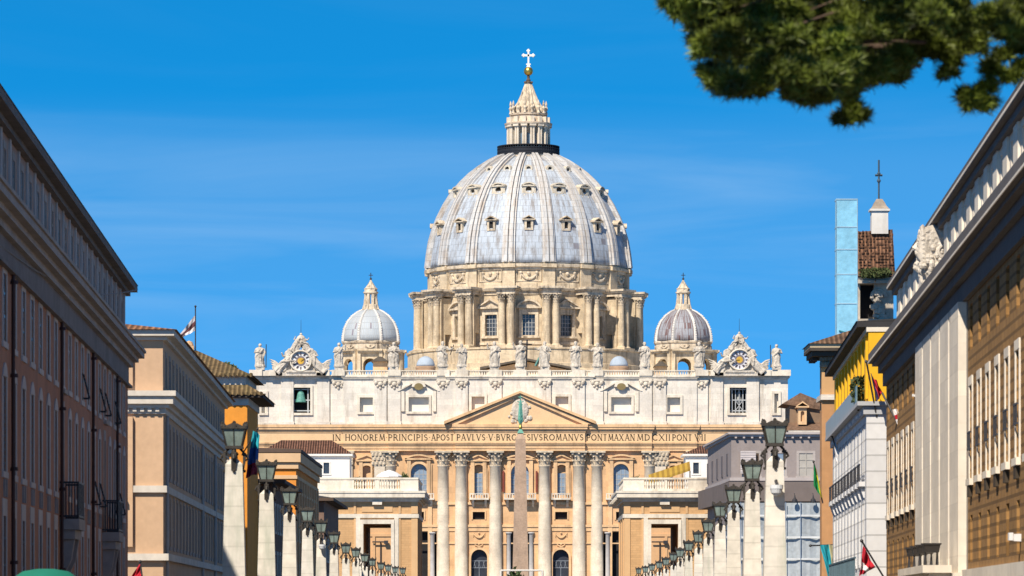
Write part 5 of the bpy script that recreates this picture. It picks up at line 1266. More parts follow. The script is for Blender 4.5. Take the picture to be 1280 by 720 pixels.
# terrace furniture
DT = 571.0
o = thing("parasol", "white parasol open on the terrace of the left gateway pavilion", "parasol", (PX(486.5, DT), DT, pz(613.8) + ground(565)))
g = MB(); hz = (613.8 - 585.5) * sP; g.lathe([(1.68, hz - .95), (1.7, hz - .8), (.95, hz - .3), (.05, hz), (.001, hz)], 8); g.build("canopy", M_("white_canvas", (.78, .78, .80), var=.04), o)
g = MB(); g.tube([(0, 0, 0), (0, 0, hz - .1)], .04, 8); g.lathe([(.35, 0), (.35, .1)], 12); g.build("pole", iron_m, o)
leaf_clump("terrace_shrub", "tall green shrub beside the white parasol on the left terrace", PX(506, DT), DT, pz(613.8) + ground(565), .5, .45, 1.3, 900, (.05, .09, .025), .11, 7)
leaf_clump("terrace_shrub", "low green shrub left of the white parasol at the penthouse corner", PX(446, DT), DT, pz(613.8) + ground(565), .8, .4, 1.05, 500, (.06, .10, .03), .11, 8)
leaf_clump("terrace_shrub", "small yellowish shrub at the left end of the right terrace", PX(796, DT), DT, pz(613.8) + ground(565), .7, .4, 1.1, 500, (.12, .13, .03), .10, 9)
o = thing("awning", "striped mustard awning slanting over the right gateway terrace", "awning", (PX(837, DT), DT, pz(613.8) + ground(565)))
g = MB(); N_ = 16
for i in range(N_):
    xa = -2.7 + 5.35 * i / N_; xb = -2.7 + 5.35 * (i + 1) / N_; g.m = i % 2
    za, zb2 = 1.57 + i * 1.75 / N_, 1.57 + (i + 1) * 1.75 / N_
    g._add([(xa, -1.2, za - .25), (xb, -1.2, zb2 - .25), (xb, 1.5, zb2 + .75), (xa, 1.5, za + .75), (xa, -1.2, za - .55), (xb, -1.2, zb2 - .55)], [(0, 1, 2, 3), (0, 1, 5, 4)])
g.build("canvas", [M_("mustard_canvas", (.40, .26, .045), var=.1), M_("brown_canvas", (.27, .165, .03), var=.1)], o)
g = MB()
for x, z in ((-2.7, 1.0), (2.65, 2.75)): g.tube([(x, -1.2, 0), (x, -1.2, z)], .04, 6); g.tube([(x, 1.5, 0), (x, 1.5, z + 1)], .04, 6)
g.build("frame", iron_m, o)

# --- right side: brick building with white pilasters
brick = M_("brown_brick", (.33, .185, .065), var=.16, scale=.5, brick=(1.4, .34, .06, .5), fine=.08, rough=.9)
brick2 = M_("tawny_brick", (.42, .245, .10), var=.12, scale=.5, brick=(1.4, .4, .05, .65), fine=.08)
wtrav = M_("clean_white_travertine", (.78, .71, .60), var=.08, scale=.4, grime=.3, gcol=(.52, .45, .36), brick=(2.4, .9, .03, .86), fine=.06)
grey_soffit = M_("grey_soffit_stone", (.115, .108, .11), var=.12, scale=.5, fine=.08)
FB = street("office_building", "long brown brick building with white pilasters and jutting grey cornice, nearest on the right", "building", 'R', 9.99, 840, 100, 205); fit(FB, .86, .86, .866, -2.08)
LF = 122.0
pv0, pv1 = 34.3, 65.7      # the pavilion of white pilasters
bayF = [2.7 + i * 4.75 for i in range(7)] + [67.7 + i * 4.62 for i in range(12)]
m = MB()
opsF = ops_row(bayF, 14.5, 1.5, 1.75) + ops_row(bayF, 9.5, 1.5, 3.6) + ops_row(bayF, 6.3, 1.3, 1.8)
m.wall(0, LF, 1.0, 16.5, opsF, 0, .2); m.shell(0, LF, 0, 16, 1.0, 18); m.build("wall", brick, FB)
for z0, z1 in ((14.48, 16.27), (6.28, 8.12)):
    g = MB(); g.box(-.76, .76, .15, .25, z0, z1); rep("recess_panel", g, brick2, FB, [(x, 0, 0) for x in bayF])
wf = MB(); wf.box(-1.05, -.76, -.05, .19, 0, 3.6); wf.box(.76, 1.05, -.05, .19, 0, 3.6); wf.box(-1.05, 1.05, -.06, .19, 3.605, 3.95); wf.box(-1.05, 1.05, -.16, .19, -.26, -.005); wfm = wf.mesh("window", wtrav)
wp = MB(); wp.box(-.77, .77, .14, .19, 1.1, 3.6); wp.box(-.06, .06, .11, .139, 1.1, 3.6); wp.box(-.77, .77, .11, .139, 2.4, 2.5); wpm = wp.mesh("pane", M_("ivory_blind", (.62, .58, .52), var=.08))
wg = MB(); wg.box(-.77, .77, .1, .19, 0, 1.1); 
for i in range(5): wg.box(-.7 + i * .3, -.55 + i * .3, .08, .099, .06, 1.04)
wgm = wg.mesh("green_panel", M_("olive_green_panel", (.11, .12, .07), var=.2))
wr = MB(); wr.box(-.78, .78, -.12, -.09, 1.75, 1.82); wr.box(-.78, .78, -.12, -.09, 1.1, 1.17)
for i in range(9): wr.box(-.78 + i * .19, -.75 + i * .19, -.115, -.095, 1.1, 1.8)
for q in (-.8, .76): wr.box(q, q + .04, -.12, 0, 1.1, 1.16); wr.box(q, q + .04, -.12, 0, 1.75, 1.8)
wrm = wr.mesh("railing", iron_m)
wb = MB(); wb.box(-.5, .5, -.13, .02, -.7, -.27); wbm = wb.mesh("bracket", M_("dark_bracket", (.06, .045, .03)))
for x in bayF:
    o = put("window", wfm, FB, (x, 0, 9.5))
    for n_, me_ in (("pane", wpm), ("green_panel", wgm), ("railing", wrm), ("bracket", wbm)): put(n_, me_, o)
# white pilaster pavilion
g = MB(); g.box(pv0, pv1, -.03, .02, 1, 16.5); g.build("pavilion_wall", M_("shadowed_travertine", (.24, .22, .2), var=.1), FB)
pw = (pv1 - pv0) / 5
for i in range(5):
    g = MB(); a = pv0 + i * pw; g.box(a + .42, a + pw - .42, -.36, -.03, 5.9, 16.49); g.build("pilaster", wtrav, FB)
g = MB(); g.box(0, pv0 - .01, -.25, .02, 5.4, 6.0); g.box(pv1 + .01, LF, -.25, .02, 5.4, 6.0); g.box(pv0 - .3, pv1 + .3, -.6, .02, 4.9, 5.89); g.build("ledge", wtrav, FB)
for i in range(11):
    g = MB(); x = 68.5 + i * 4.7; g.box(x - .8, x + .8, -.35, .02, 1, 5.39); g.build("pier", wtrav, FB)
g = MB()
g.box(0, LF, -.2, 16, 16.5, 17.2); g.box(-.2, LF, -.45, 16, 17.2, 17.6); g.build("frieze", grey_soffit, FB)
g = MB(); g.box(-.6, LF, -.75, 16.2, 17.6, 17.75); g.box(-.8, LF, -.95, 16.3, 17.75, 18.25); g.build("cornice", grey_soffit, FB)
g = MB(); g.box(-.85, LF, -.99, 0, 17.752, 17.84); g.build("cornice_lip", wtrav, FB)
# attic storey: white piers between slots
m = MB(); at = [2.4 + i * 4.95 for i in range(28) if 2.4 + i * 4.95 < LF - 1]; yA = .55
m.wall(0, LF, 18.25, 21.4, ops_row(at, 18.6, 2.2, 2.5), yA, .25); m.shell(0, LF, yA, 15, 18.25, 21.4); m.build("attic_wall", wtrav, FB)
g = MB(); g.box(-1.12, 1.12, yA + .2, yA + .3, 18.58, 21.12); rep("attic_panel", g, M_("pale_grey_panel", (.48, .47, .46), var=.08), FB, [(x, 0, 0) for x in at])
g = MB(); g.box(1.12, 3.2, yA - .1, yA + .01, 18.25, 21.39); rep("attic_pier", g, wtrav, FB, [(x, 0, 0) for x in at])
g = MB(); g.box(-.1, LF, yA - .25, 15.2, 21.4, 21.7); g.box(-.4, LF, yA - .5, 15.6, 21.7, 22.05); g.build("eaves", grey_soffit, FB)
g = MB(); g.box(-.42, LF, yA - .52, yA - .3, 21.75, 21.86); g.build("eaves_lip", wtrav, FB)
g = MB(); g.pyz([(yA - .48, 22.06), (15.6, 22.06), (15.6, 22.2), (8, 22.9), (yA - .2, 22.35)], -.4, LF); g.build("roof", M_("brown_grey_roof", (.10, .085, .075), var=.2), FB)
# end wall is seen above the yellow house; carved crest on the cornice
o = thing("stone_crest", "carved white stone coat of arms with wings standing on the brick building's cornice", "sculpture", (PX(1163, 170), 170, 13.73))
rnd = random.Random(12); g = MB()
def carve(a, z):
    p = Vector((math.sin(a) * .7, math.cos(a) * .7, z))
    return 1 + .30 * mnoise.noise(p * 1.9) + .22 * mnoise.noise(p * 4.3 + Vector((3, 1, 7))) + .10 * mnoise.noise(p * 9.0)
K_ = 60
g.lathe([(float(np.interp(i / K_, [0, .08, .2, .4, .65, .82, .93, 1], [.34, .42, .52, .64, .74, .74, .58, .02])), .1 + 2.85 * i / K_) for i in range(K_ + 1)], 90, .15, 0, mod=carve, sy=.62)
for i in range(7):       # wing feathers along the street edge
    z = 1.75 + i * .17; g.tube([(.2, -.15, z - .9), (-.3, -.32, z - .25), (-.52 + .03 * i, -.25, z + .05), (-.60 + .05 * i, -.15, z + .14)], [.12, .13, .10, .03], 8)
for i in range(30): a = rnd.uniform(0, 6.28); q = rnd.uniform(.3, .95); g.ball((.15 + q * .6 * math.cos(a), -.42 - .1 * (1 - q), 1.2 + q * .9 * math.sin(a)), rnd.uniform(.06, .15), 8, sz=rnd.uniform(.8, 1.6))
g.box(-.4, .7, -.35, .5, 0, .3); scroll(g, .25, 1.0, .42, -.45, 1.4, 1, .10); scroll(g, .5, 1.9, .34, -.5, 1.3, -1, .09)
g.build("carving", M_("crest_stone", (.56, .51, .44), var=.25, scale=2, grime=1.0, gcol=(.25, .22, .19), bump=.4, fine=.12, tilt=1.2), o, smooth=False)
g = MB(); g.box(.35, 1.3, -.2, 1.6, 0, 3.3); g.build("backing_pier", wtrav, o)
# entrance porch with four floodlights
g = MB(); g.box(46.5, 65, -1.5, -.61, 1, 5.9); g.box(46.2, 65.3, -1.75, -.61, 5.9, 6.2); g.build("porch", wtrav, FB)
for i in range(4):
    D = 205 - .86 * (49.5 + i * 4.0)
    wx = 9.99 + (840 - 640) / F * D - .86 * 1.2
    o = thing("floodlight", ["black floodlight farthest from us in the row of four on the white porch", "second farthest black floodlight in the row of four on the porch", "second nearest black floodlight in the row of four on the porch", "nearest and largest black floodlight in the row of four on the porch"][i], "floodlight", (wx, D, 6.2 * .866 - 2.08), 0, "floodlights on the porch"); o.scale = (.8, .8, .75)
    g = MB(); g.frustum(0, 0, .62, .98, .30, .42, .36, .5); g.box(-.4, .4, -.54, .54, .98, 1.05); g.build("housing", M_("black_lamp_housing", (.025, .022, .022), rough=.5), o)
    g = MB(); g.box(-.28, .28, -.4, .4, 0, .05)
    for q in (-.26, .26): g.bar((q, -.3, .05), (q, .1, .68), .04); g.bar((q, .3, .05), (q, -.1, .68), .04)
    g.build("bracket", iron_m, o)
def camera_thing(label, loc, sx, sc_=1.0):
    o = thing("security_camera", label, "security camera", loc); o.scale = (sc_,) * 3; g = MB(); g.pxz([(-.3, -.1), (.25, -.12), (.3, .12), (-.32, .1)], -.13, .13); g.box(-.42, -.3, -.16, .16, -.08, .14); g.build("body", M_("white_plastic", (.7, .7, .7), var=.05), o)
    g = MB(); g.tube([(0, 0, 0), (.15, 0, -.2), (sx, 0, -.25)], .045, 6); g.box(sx - .05, sx + .05, -.1, .1, -.4, -.1); g.build("bracket", iron_m, o)
camera_thing("white security camera on a bracket, low on the brick wall at right frame edge", (PX(1279, 126), 126, EYE + (HY - 672) * 126 / F), .5)
camera_thing("small white security camera beside the white pilasters on the far brick wall", (PX(1146, 178), 178, EYE + (HY - 494.5) * 178 / F), .5, .45)

# --- yellow and white palazzo
yellow = M_("yellow_plaster", (.74, .42, .02), var=.08, scale=.4, fine=.05)
wash = M_("white_rusticated_stone", (.68, .68, .68), var=.05, scale=.4, brick=(60, .78, .045, .6), fine=.04)
greytrim = M_("blue_grey_trim", (.42, .43, .45), var=.12)
G_ = street("palazzo", "yellow and white palazzo with grooved white lower walls beyond the brick building", "building", 'R', 9.5, 840, 215, 260); fit(G_, 1.0, 1.0, .927, -3.235)
LG = 45.0; gb = [3.2 + i * 4.3 for i in range(10)]
m = MB(); m.wall(0, LG, -1.5, 16.2, ops_row(gb, 12.6, 1.2, 2.7) + ops_row(gb, 7.9, 1.3, 3.2) + ops_row(gb, 3.7, 1.4, 1.9), 0, .12); m.shell(0, LG, 0, 14, -1.5, 16.2); m.build("wall", wash, G_)
m = MB(); m.wall(0, LG, 16.2, 20.1, ops_row(gb, 16.9, 1.2, 2.3), .1, .12); m.shell(0, LG, .1, 13.9, 16.2, 20.1)
for x in gb: m.box(x + 1.5, x + 2.6, -.02, .11, 16.6, 19.9)
m.build("upper_wall", yellow, G_)
window_row(G_, gb, 12.6, 1.2, 2.7, wash, shutter_m, hood=True); window_row(G_, gb, 7.9, 1.3, 3.2, wash, M_("beige_shutter", (.45, .42, .38)), shut=True); window_row(G_, gb, 3.7, 1.4, 1.9, wash, dglass_m); window_row(G_, gb, 16.9, 1.2, 2.3, M_("yellow_trim", (.72, .48, .10)), M_("ochre_shutter", (.34, .20, .03)), y=.1, shut=True, sill=False)
g = MB(); g.box(-.1, LG + .12, -.15, 14, 15.75, 16.2); g.box(-.1, LG + .3, -.45, 14, 16.2, 16.42); g.build("ledge", greytrim, G_)
g = MB(); g.box(-.2, LG + .05, .0, 14, 20.1, 20.35); g.build("eaves_band", M_("cream_band", (.66, .60, .5)), G_)
g = MB(); g.box(-.6, LG + .06, -.45, 14, 20.35, 20.65); g.pyz([(-.5, 20.66), (14, 20.76), (7, 21.2)], -.6, LG); g.build("roof", M_("dark_slate_eaves", (.035, .034, .036), var=.2), G_)
g = MB(); g.box(0, LG - 1.5, -.42, -.38, 16.45, 17.35); g.build("terrace_glass", M_("teal_grey_glass", (.16, .24, .26), rough=.3), G_)
for x in gb[::2] + gb[1::2]:
    g = MB(); g.box(x - 1.5, x + 1.5, -.3, .02, 12.0, 12.25)
    for q in (-1.1, 1.1): g.pyz([(0, 11.99), (-.25, 11.99), (-.06, 11.4), (0, 11.4)], x + q - .18, x + q + .18)
    o = g.build("balcony", wash, G_); g = MB()
    for i in range(13): g.box(x - 1.45 + i * .24, x - 1.41 + i * .24, -.28, -.25, 12.25, 13.15)
    g.box(x - 1.5, x + 1.5, -.29, -.23, 13.12, 13.2); g.build("railing", iron_m, o)
g = MB(); g.box(8, 44, -.55, .02, 6.9, 7.2); o = g.build("balcony", wash, G_); g = MB()
for i in range(66): g.box(8.1 + i * .54, 8.15 + i * .54, -.52, -.48, 7.2, 8.2)
g.box(8, 44, -.54, -.46, 8.16, 8.25); g.build("railing", M_("teal_iron", (.08, .13, .16)), o)
leaf_clump("balcony_plant", "dark potted plants on the yellow palazzo's terrace edge", PX(1073, 219), 219, 12.0, .4, .5, .75, 400, (.05, .07, .03), .13, 14)

# --- church front beyond, belfry and wrapped scaffold
ochrepl = M_("brown_ochre_plaster", (.46, .245, .11), var=.14, scale=.4, grime=.3, gcol=(.32, .17, .09), fine=.06)
sH = 300.0 / F
H_ = thing("church_front", "orange-brown church corner with carved capital and wide dark eaves behind the yellow palazzo", "church", (PX(1036, 300), 300, 0))
zH = lambda py: EYE + (HY - py) * sH; xH = lambda px: (px - 1036) * sH
g = MB(); g.box(xH(1030), 12, .4, 4, -1, zH(437)); g.build("wall", ochrepl, H_)
g = MB(); g.box(xH(1027), xH(1044), -.1, .4, -1, zH(500)); g.build("lower_pilaster", ochrepl, H_)
g = MB(); g.box(xH(1027), xH(1044), -.1, .4, zH(493), zH(459)); g.build("upper_pilaster", M_("apricot_pilaster", (.56, .33, .15), var=.1), H_)
g = MB(); g.box(xH(1025.5), 12, -.35, 4.1, zH(500), zH(496.5)); g.box(xH(1026), 12, -.25, 4.05, zH(496.4), zH(493.2)); g.build("string_course", cream_stone, H_)
g = pcap if False else MB(); g.box(xH(1025), xH(1045), -.4, .4, zH(459), zH(457)); 
for i in range(14): g.ball((xH(1027) + (i % 5) * .24, -.3, zH(455) + (i // 5) * .35), .2, 6)
g.box(xH(1024), xH(1046), -.5, .4, zH(442), zH(440)); g.build("capital", M_("grey_green_capital", (.20, .19, .15), var=.3, scale=2), H_)
g = MB(); g.box(xH(1014), 12.5, -1.0, 5, zH(446), zH(440)) ; g.box(xH(1011), 12.8, -1.3, 5.2, zH(439.8), zH(436)); 
for i in range(3): g.box(xH(1016), xH(1024), .3 + i * 1.6, 1.0 + i * 1.6, zH(450), zH(446.2))
g.build("eaves", M_("black_brown_eaves", (.06, .05, .04), var=.3), H_)
g = MB(); g.box(xH(1011), 12.7, -1.25, 5.1, zH(435.9), zH(431)); g.build("cornice", M_("yellowish_cornice", (.46, .37, .24), var=.15), H_)
g = MB(); a, b, c, d = xH(1009), 13.2, -1.4, 5.5; g._add([(a, c, zH(430.9)), (b, c, zH(430.9)), (b, d, zH(430.9)), (a, d, zH(430.9)), (a + 4.4, 2, zH(403))], [(0, 1, 4), (1, 2, 4), (2, 3, 4), (3, 0, 4), (3, 2, 1, 0)]); g.build("roof", terracotta, H_)
T = thing("belfry", "brown tile-clad church belfry with small white turret and thin iron cross", "bell tower", (PX(1093.5, 340), 340, 0)); sT = 340 / F; zT = lambda py: EYE + (HY - py) * sT; xT = lambda px: (px - 1093.5) * sT
tilew = tile_mat("tower_tiles", (.24, .125, .075), (.11, .065, .045), pitch=.3)
g = MB(); g._add([(xT(1071), -1.5, zT(347)), (xT(1117), -1.5, zT(347)), (xT(1117), 3, zT(347)), (xT(1071), 3, zT(347)), (xT(1071.5), -.2, zT(290)), (xT(1115.5), -.2, zT(287)), (xT(1115.5), 1.7, zT(287)), (xT(1071.5), 1.7, zT(290))], [(0, 1, 5, 4), (1, 2, 6, 5), (2, 3, 7, 6), (3, 0, 4, 7), (4, 5, 6, 7)])
rnd = random.Random(2)
for j in range(15):
    for i in range(24):
        if rnd.random() < .6: t = (j + .5) / 15; x = xT(1072 + i * 1.85); z = zT(346 - 56 * t); g.box(x, x + .09, -1.5 + 1.3 * t - .14, -1.5 + 1.3 * t, z, z + rnd.uniform(.12, .2))
g.build("tiled_roof", tilew, T)
g = MB(); g.frustum(xT(1099), 0, zT(293), zT(263), 10.5 * sT, 10.5 * sT, 10.2 * sT, 10.2 * sT); g.box(xT(1086.5), xT(1111.5), -12.5 * sT, 12.5 * sT, zT(264.5), zT(262)); g.build("turret", M_("white_turret_plaster", (.62, .60, .56), var=.1, grime=.5, gcol=(.3, .28, .26)), T)
g = MB()
for k, (y0, y1, r0, r1) in enumerate(((262, 258, 11.5, 8.5), (258, 253.5, 8.3, 6.5), (253.5, 249, 6.2, 3.6))): g.frustum(xT(1099), 0, zT(y0) + .003, zT(y1), r0 * sT, r0 * sT, r1 * sT, r1 * sT)
g.build("turret_cap", M_("brown_grey_cap", (.30, .25, .20), var=.25, scale=2), T)
g = MB(); x = xT(1098.5); g.bar((x, 0, zT(249)), (x, 0, zT(200)), .07); g.bar((x - .28, 0, zT(219)), (x + .28, 0, zT(219)), .09); g.ball((x, 0, zT(226)), .16, 8); g.ball((x, 0, zT(217)), .14, 8); g.build("cross", M_("blue_grey_iron", (.06, .10, .14)), T)
g = MB()
g.box(xT(1070), xT(1118), -1.6, 3, zT(356), zT(352)); g.box(xT(1072), xT(1116), -1.2, 3, zT(352), zT(348)); g.box(xT(1092), xT(1116), -.6, 3, zT(440), zT(356)); g.box(xT(1066), xT(1116), -1.4, 3, zT(404), zT(400)); g.box(xT(1064), xT(1116), -1.8, 3, zT(408), zT(405)); g.box(xT(1068), xT(1116), -1.2, 2.5, zT(440), zT(409))
g.box(xT(1070), xT(1074), -.9, 3, zT(400), zT(356))
for i in range(22): g.ball((xT(1090 + rnd.uniform(-2, 14)), -.9, zT(rnd.uniform(366, 399))), rnd.uniform(.15, .38), 7)
scroll(g, xT(1096), zT(372), .6, -.8, 1.4, 1, .18); scroll(g, xT(1100), zT(392), .5, -.8, 1.4, -1, .16)
g.build("belfry_body", M_("belfry_stone", (.46, .41, .34), var=.25, scale=1, grime=.6, gcol=(.16, .14, .12), fine=.1), T)
g = MB(); b0 = 0; g.box(xT(1074), xT(1092), .5, 3, zT(400), zT(357)); g.build("bell_opening", void_m, T)
leaf_clump("shrub", "green weeds growing along the belfry ledge under the brown tiles", PX(1094, 338), 338, zT(352) + .1, 1.25, .4, .42, 900, (.07, .09, .025), .13, 21)
W_ = thing("scaffold_tower", "tall narrow scaffold tower wrapped in light blue sheeting", "scaffold", (PX(1057.5, 332), 332, 0)); sW = 332 / F; zW = lambda py: EYE + (HY - py) * sW
sheet = M_("light_blue_sheeting", (.22, .50, .68), var=.12, scale=.5, fine=.10, rough=.6, grime=.35, gcol=(.34, .60, .74), tilt=1.5, bump=.12)
g = MB(); rnd = random.Random(5); yb = [250, 284.5, 312.5, 343.5, 380, 418, 455, 720]
for a, b in zip(yb, yb[1:]):
    w0 = 12.6 * sW * rnd.uniform(.98, 1.03)
    g.box(-w0, w0, -w0, w0, zW(b) + .03, zW(a)); 
g.build("sheeting", sheet, W_)
g = MB()
for a in yb[:-1]: g.box(-13.4 * sW, 13.4 * sW, -13.4 * sW, 13.4 * sW, zW(a) - .06, zW(a) + .03)
for q in (-1, 1): g.bar((q * 13.3 * sW, -13.3 * sW, 0), (q * 13.3 * sW, -13.3 * sW, zW(250)), .035)
g.build("scaffold_pole", M_("pale_blue_pole", (.30, .48, .60), rough=.5), W_)
g = MB(); g.tube([(-.6, -.85, zW(414)), (0, -.9, zW(417)), (.7, -.85, zW(412)), (.9, -.85, zW(413))], .05, 5); g.build("tie_rope", M_("teal_rope", (.05, .25, .28)), W_)

# --- grey sheeted building and the brown roofs behind it
J0 = 515.0; sJ = J0 / F; zJ = lambda py: EYE + (HY - py) * sJ
JB = thing("grey_building", "mauve-grey building with shadowed side wall, its lower floors behind pale scaffold sheeting", "building", (PX(914, J0), J0, 0))
xJ = lambda px: (px - 914) * sJ
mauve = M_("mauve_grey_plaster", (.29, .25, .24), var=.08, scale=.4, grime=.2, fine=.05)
side = Vector((PX(884.5, 556) - PX(914, J0), 556 - J0, 0))
wins = [xJ(p) for p in (940, 972, 1007.5)]
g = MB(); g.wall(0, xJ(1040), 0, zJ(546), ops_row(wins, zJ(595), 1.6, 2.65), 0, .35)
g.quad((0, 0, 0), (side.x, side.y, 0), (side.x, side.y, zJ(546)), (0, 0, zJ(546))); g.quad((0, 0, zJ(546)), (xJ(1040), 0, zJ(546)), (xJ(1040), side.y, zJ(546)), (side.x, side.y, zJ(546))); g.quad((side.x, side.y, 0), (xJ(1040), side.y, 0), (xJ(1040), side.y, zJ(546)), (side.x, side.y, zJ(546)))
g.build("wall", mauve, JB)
window_row(JB, wins, zJ(595), 1.6, 2.65, M_("pale_mauve_trim", (.40, .36, .34)), glass_m, fw=.3)
ang = math.atan2(side.y, side.x)
for k in range(5):
    g = MB(); s0 = 5 + k * 8.5; g.box(s0, s0 + 2.2, -.08, .1, zJ(592), zJ(565)); g.xform(Matrix.Rotation(ang + math.pi, 4, 'Z') @ Matrix.Scale(-1, 4, (1, 0, 0)))
    g.build("side_window", M_("dark_mauve_window", (.12, .11, .12)), JB)
g = MB()
for z0, z1, p in ((546, 543, .35), (543, 540.5, .6), (601, 597, .3)):
    poly = [(-p * .6, -p), (xJ(1040), -p), (xJ(1040), 3), (side.x + 2, side.y), (side.x - p, side.y)]
    g.pxy(poly, zJ(z0), zJ(z1))
for i in range(10): g.box(.4 + i * .95, .65 + i * .95, -.5, 0, zJ(548), zJ(546.2))
g.build("cornice", M_("pale_mauve_cornice", (.42, .38, .37), var=.1), JB)
g = MB(); g.pxy([(-.3, -1.1), (xJ(1040), -1.1), (xJ(1040), 2), (side.x + 1, side.y), (side.x - 1.2, side.y)], zJ(627), zJ(602.5)); g.build("dark_fascia", M_("brown_grey_fascia", (.17, .14, .13), var=.12), JB)
g = MB(); g.box(xJ(935) - .9, xJ(935) + .9, -.42, -.36, zJ(592), zJ(564)); 
for i in range(9): g.box(xJ(935) - .9, xJ(935) + .9, -.46, -.421, zJ(590 - i * 3), zJ(588.6 - i * 3))
g.build("blind", M_("pale_blind", (.50, .46, .46)), JB)
SCF = thing("scaffolding", "pale blue-grey translucent sheeting with white bands hung on scaffolding under the grey building", "scaffold", (PX(914, J0), J0 - 1.9, 0))
g = MB(); rng = random.Random(6)
nx = 30
for i in range(nx):
    xa, xb = xJ(905) + (xJ(1032) - xJ(905)) * i / nx, xJ(905) + (xJ(1032) - xJ(905)) * (i + 1) / nx
    f = lambda t: .12 * math.sin(t * 2.1) + .06 * math.sin(t * 5.3)
    g.quad((xa, f(xa), 0), (xb, f(xb), 0), (xb, f(xb), zJ(629)), (xa, f(xa), zJ(629)))
g.build("netting", M_("grey_blue_netting", (.36, .40, .43), var=.2, scale=.5, grime=.4, gcol=(.36, .38, .40), fine=.12), SCF)
g = MB()
for y in (645, 672, 699): g.box(xJ(905), xJ(1032), -.3, -.2, zJ(y + 1.2), zJ(y - 1.2))
g.build("white_board", M_("white_scaffold_board", (.60, .62, .63)), SCF)
g = MB()
for i in range(6): x = xJ(906) + i * 1.75; g.bar((x, -.32, 0), (x, -.32, zJ(628)), .05)
g.build("scaffold_pole", M_("blue_steel_pole", (.16, .22, .32)), SCF)
for px_, lb in ((993, "left of two small black lamps on brackets above the scaffold sheeting"), (1016, "right of two small black lamps on brackets above the scaffold sheeting")):
    o = thing("wall_lamp", lb, "lamp", (PX(px_, J0 - 2), J0 - 2.6, zJ(628))); g = MB(); g.lathe([(.32, 0), (.3, .25), (.12, .45), (.05, .8)], 10); g.tube([(0, 0, .75), (0, .3, .95), (0, .9, 1.0)], .05, 6); g.build("shade", iron_m, o)
KD = 640.0; sK = KD / F; zK = lambda py: EYE + (HY - py) * sK
K_ = thing("brown_roofed_church", "brown gabled church roof with small lit niche dormer rising behind the grey building", "church", (PX(1005, KD), KD, 0)); xK = lambda px: (px - 1005) * sK
g = MB(); g.box(xK(985), 8, 0, 16, 0, zK(538)); g.box(xK(990), 8, 5, 16, zK(538), zK(505)); g.build("wall", M_("brown_church_wall", (.22, .15, .10), var=.2), K_)
g = MB(); g._add([(xK(983), -.6, zK(538)), (8.4, -.6, zK(538)), (8.4, 5, zK(524)), (xK(983), 5, zK(527))], [(0, 1, 2, 3)]); g.pxz([(xK(980), zK(503)), (xK(1003), zK(489)), (xK(1060), zK(512)), (xK(1060), zK(515))], 4.5, 16); g.build("roof", M_("brown_tile_roof", (.17, .105, .07), var=.3, scale=1.5, fine=.2), K_)
g = MB(); x0, x1 = xK(999), xK(1009.5); g.wall(x0, x1, zK(530), zK(508), [(xK(1002), xK(1006.5), zK(526), zK(513))], 2.0, .5); g.arch_fill(xK(1002), xK(1006.5), zK(513) - (xK(1006.5) - xK(1002)) / 2, 2.0, 2.5); g.shell(x0, x1, 2.0, 6, zK(530), zK(508)); tri_pediment(g, x0 - .2, x1 + .2, zK(507), .5, .2, 1.6, 5); g.box(xK(1002) - .05, xK(1006.5) + .05, 2.45, 2.6, zK(526), zK(513)); g.build("niche_dormer", ochre_plain, K_)
g = MB(); g.box(xK(985), 8, -1.1, -.4, zK(542), zK(538.5)); g.build("eaves", cream_stone, K_)
# ------------------------------------------------------------------ obelisk street lamps, two rows of fourteen
lamp_stone = M_("lamp_travertine", (.72, .68, .60), var=.12, scale=.8, grime=.8, gcol=(.36, .40, .32), brick=(60, .62, .03, .8), fine=.1, tilt=1.0)
lb_m = M_("dark_bronze_bracket", (.045, .04, .035), var=.35, scale=5, rough=.6)
lg_m = M_("teal_grey_lamp_glass", (.24, .31, .285), var=.35, scale=3, rough=.3, spec=.6, grime=.6, gcol=(.07, .095, .09))
g = MB(); g.box(-.62, .62, -.62, .62, -.5, .55); g.box(-.52, .52, -.52, .52, .55, 1.0); base_me = g.mesh("base", lamp_stone)
g = MB(); g.frustum(0, 0, 1.0, 8.62, .50, .50, .325, .325); g.frustum(0, 0, 8.62, 8.85, .325, .325, .12, .12); pil_l = g.mesh("pillar", lamp_stone)
g = MB()
g.tube([(0, 0, 8.7), (0, 0, 9.4)], .07, 8); g.lathe([(.1, 8.95), (.18, 9.05), (.1, 9.15)], 10); g.box(-.34, .34, -.34, .34, 9.27, 9.36)
for k in range(4):
    b0 = len(g.v)
    g.tube([(0, -.2, 9.3), (0, -.34, 9.15), (0, -.36, 9.0)], [.05, .06, .05], 6)
    g.tube([(-.02, -.28, 9.05), (.0, -.46, 9.0), (0, -.52, 8.86), (0, -.44, 8.78), (0, -.38, 8.84)], [.05, .06, .055, .05, .03], 6)
    g.pyz([(-.33, 9.15), (-.45, 9.1), (-.42, 8.7), (-.36, 8.35), (-.33, 8.35)], -.10, .10); g.ball((0, -.38, 8.33), .07, 6)
    g.xform(Matrix.Rotation(k * math.pi / 2, 4, 'Z'), b0)
brk_me = g.mesh("bracket", lb_m)
g = MB()
for sx in (-1, 1):
    for sy in (-1, 1): g.tube([(sx * .29, sy * .29, 9.36), (sx * .44, sy * .44, 10.14)], .035, 5)
g.box(-.33, .33, -.33, .33, 9.34, 9.40); g.box(-.49, .49, -.49, .49, 10.12, 10.2)
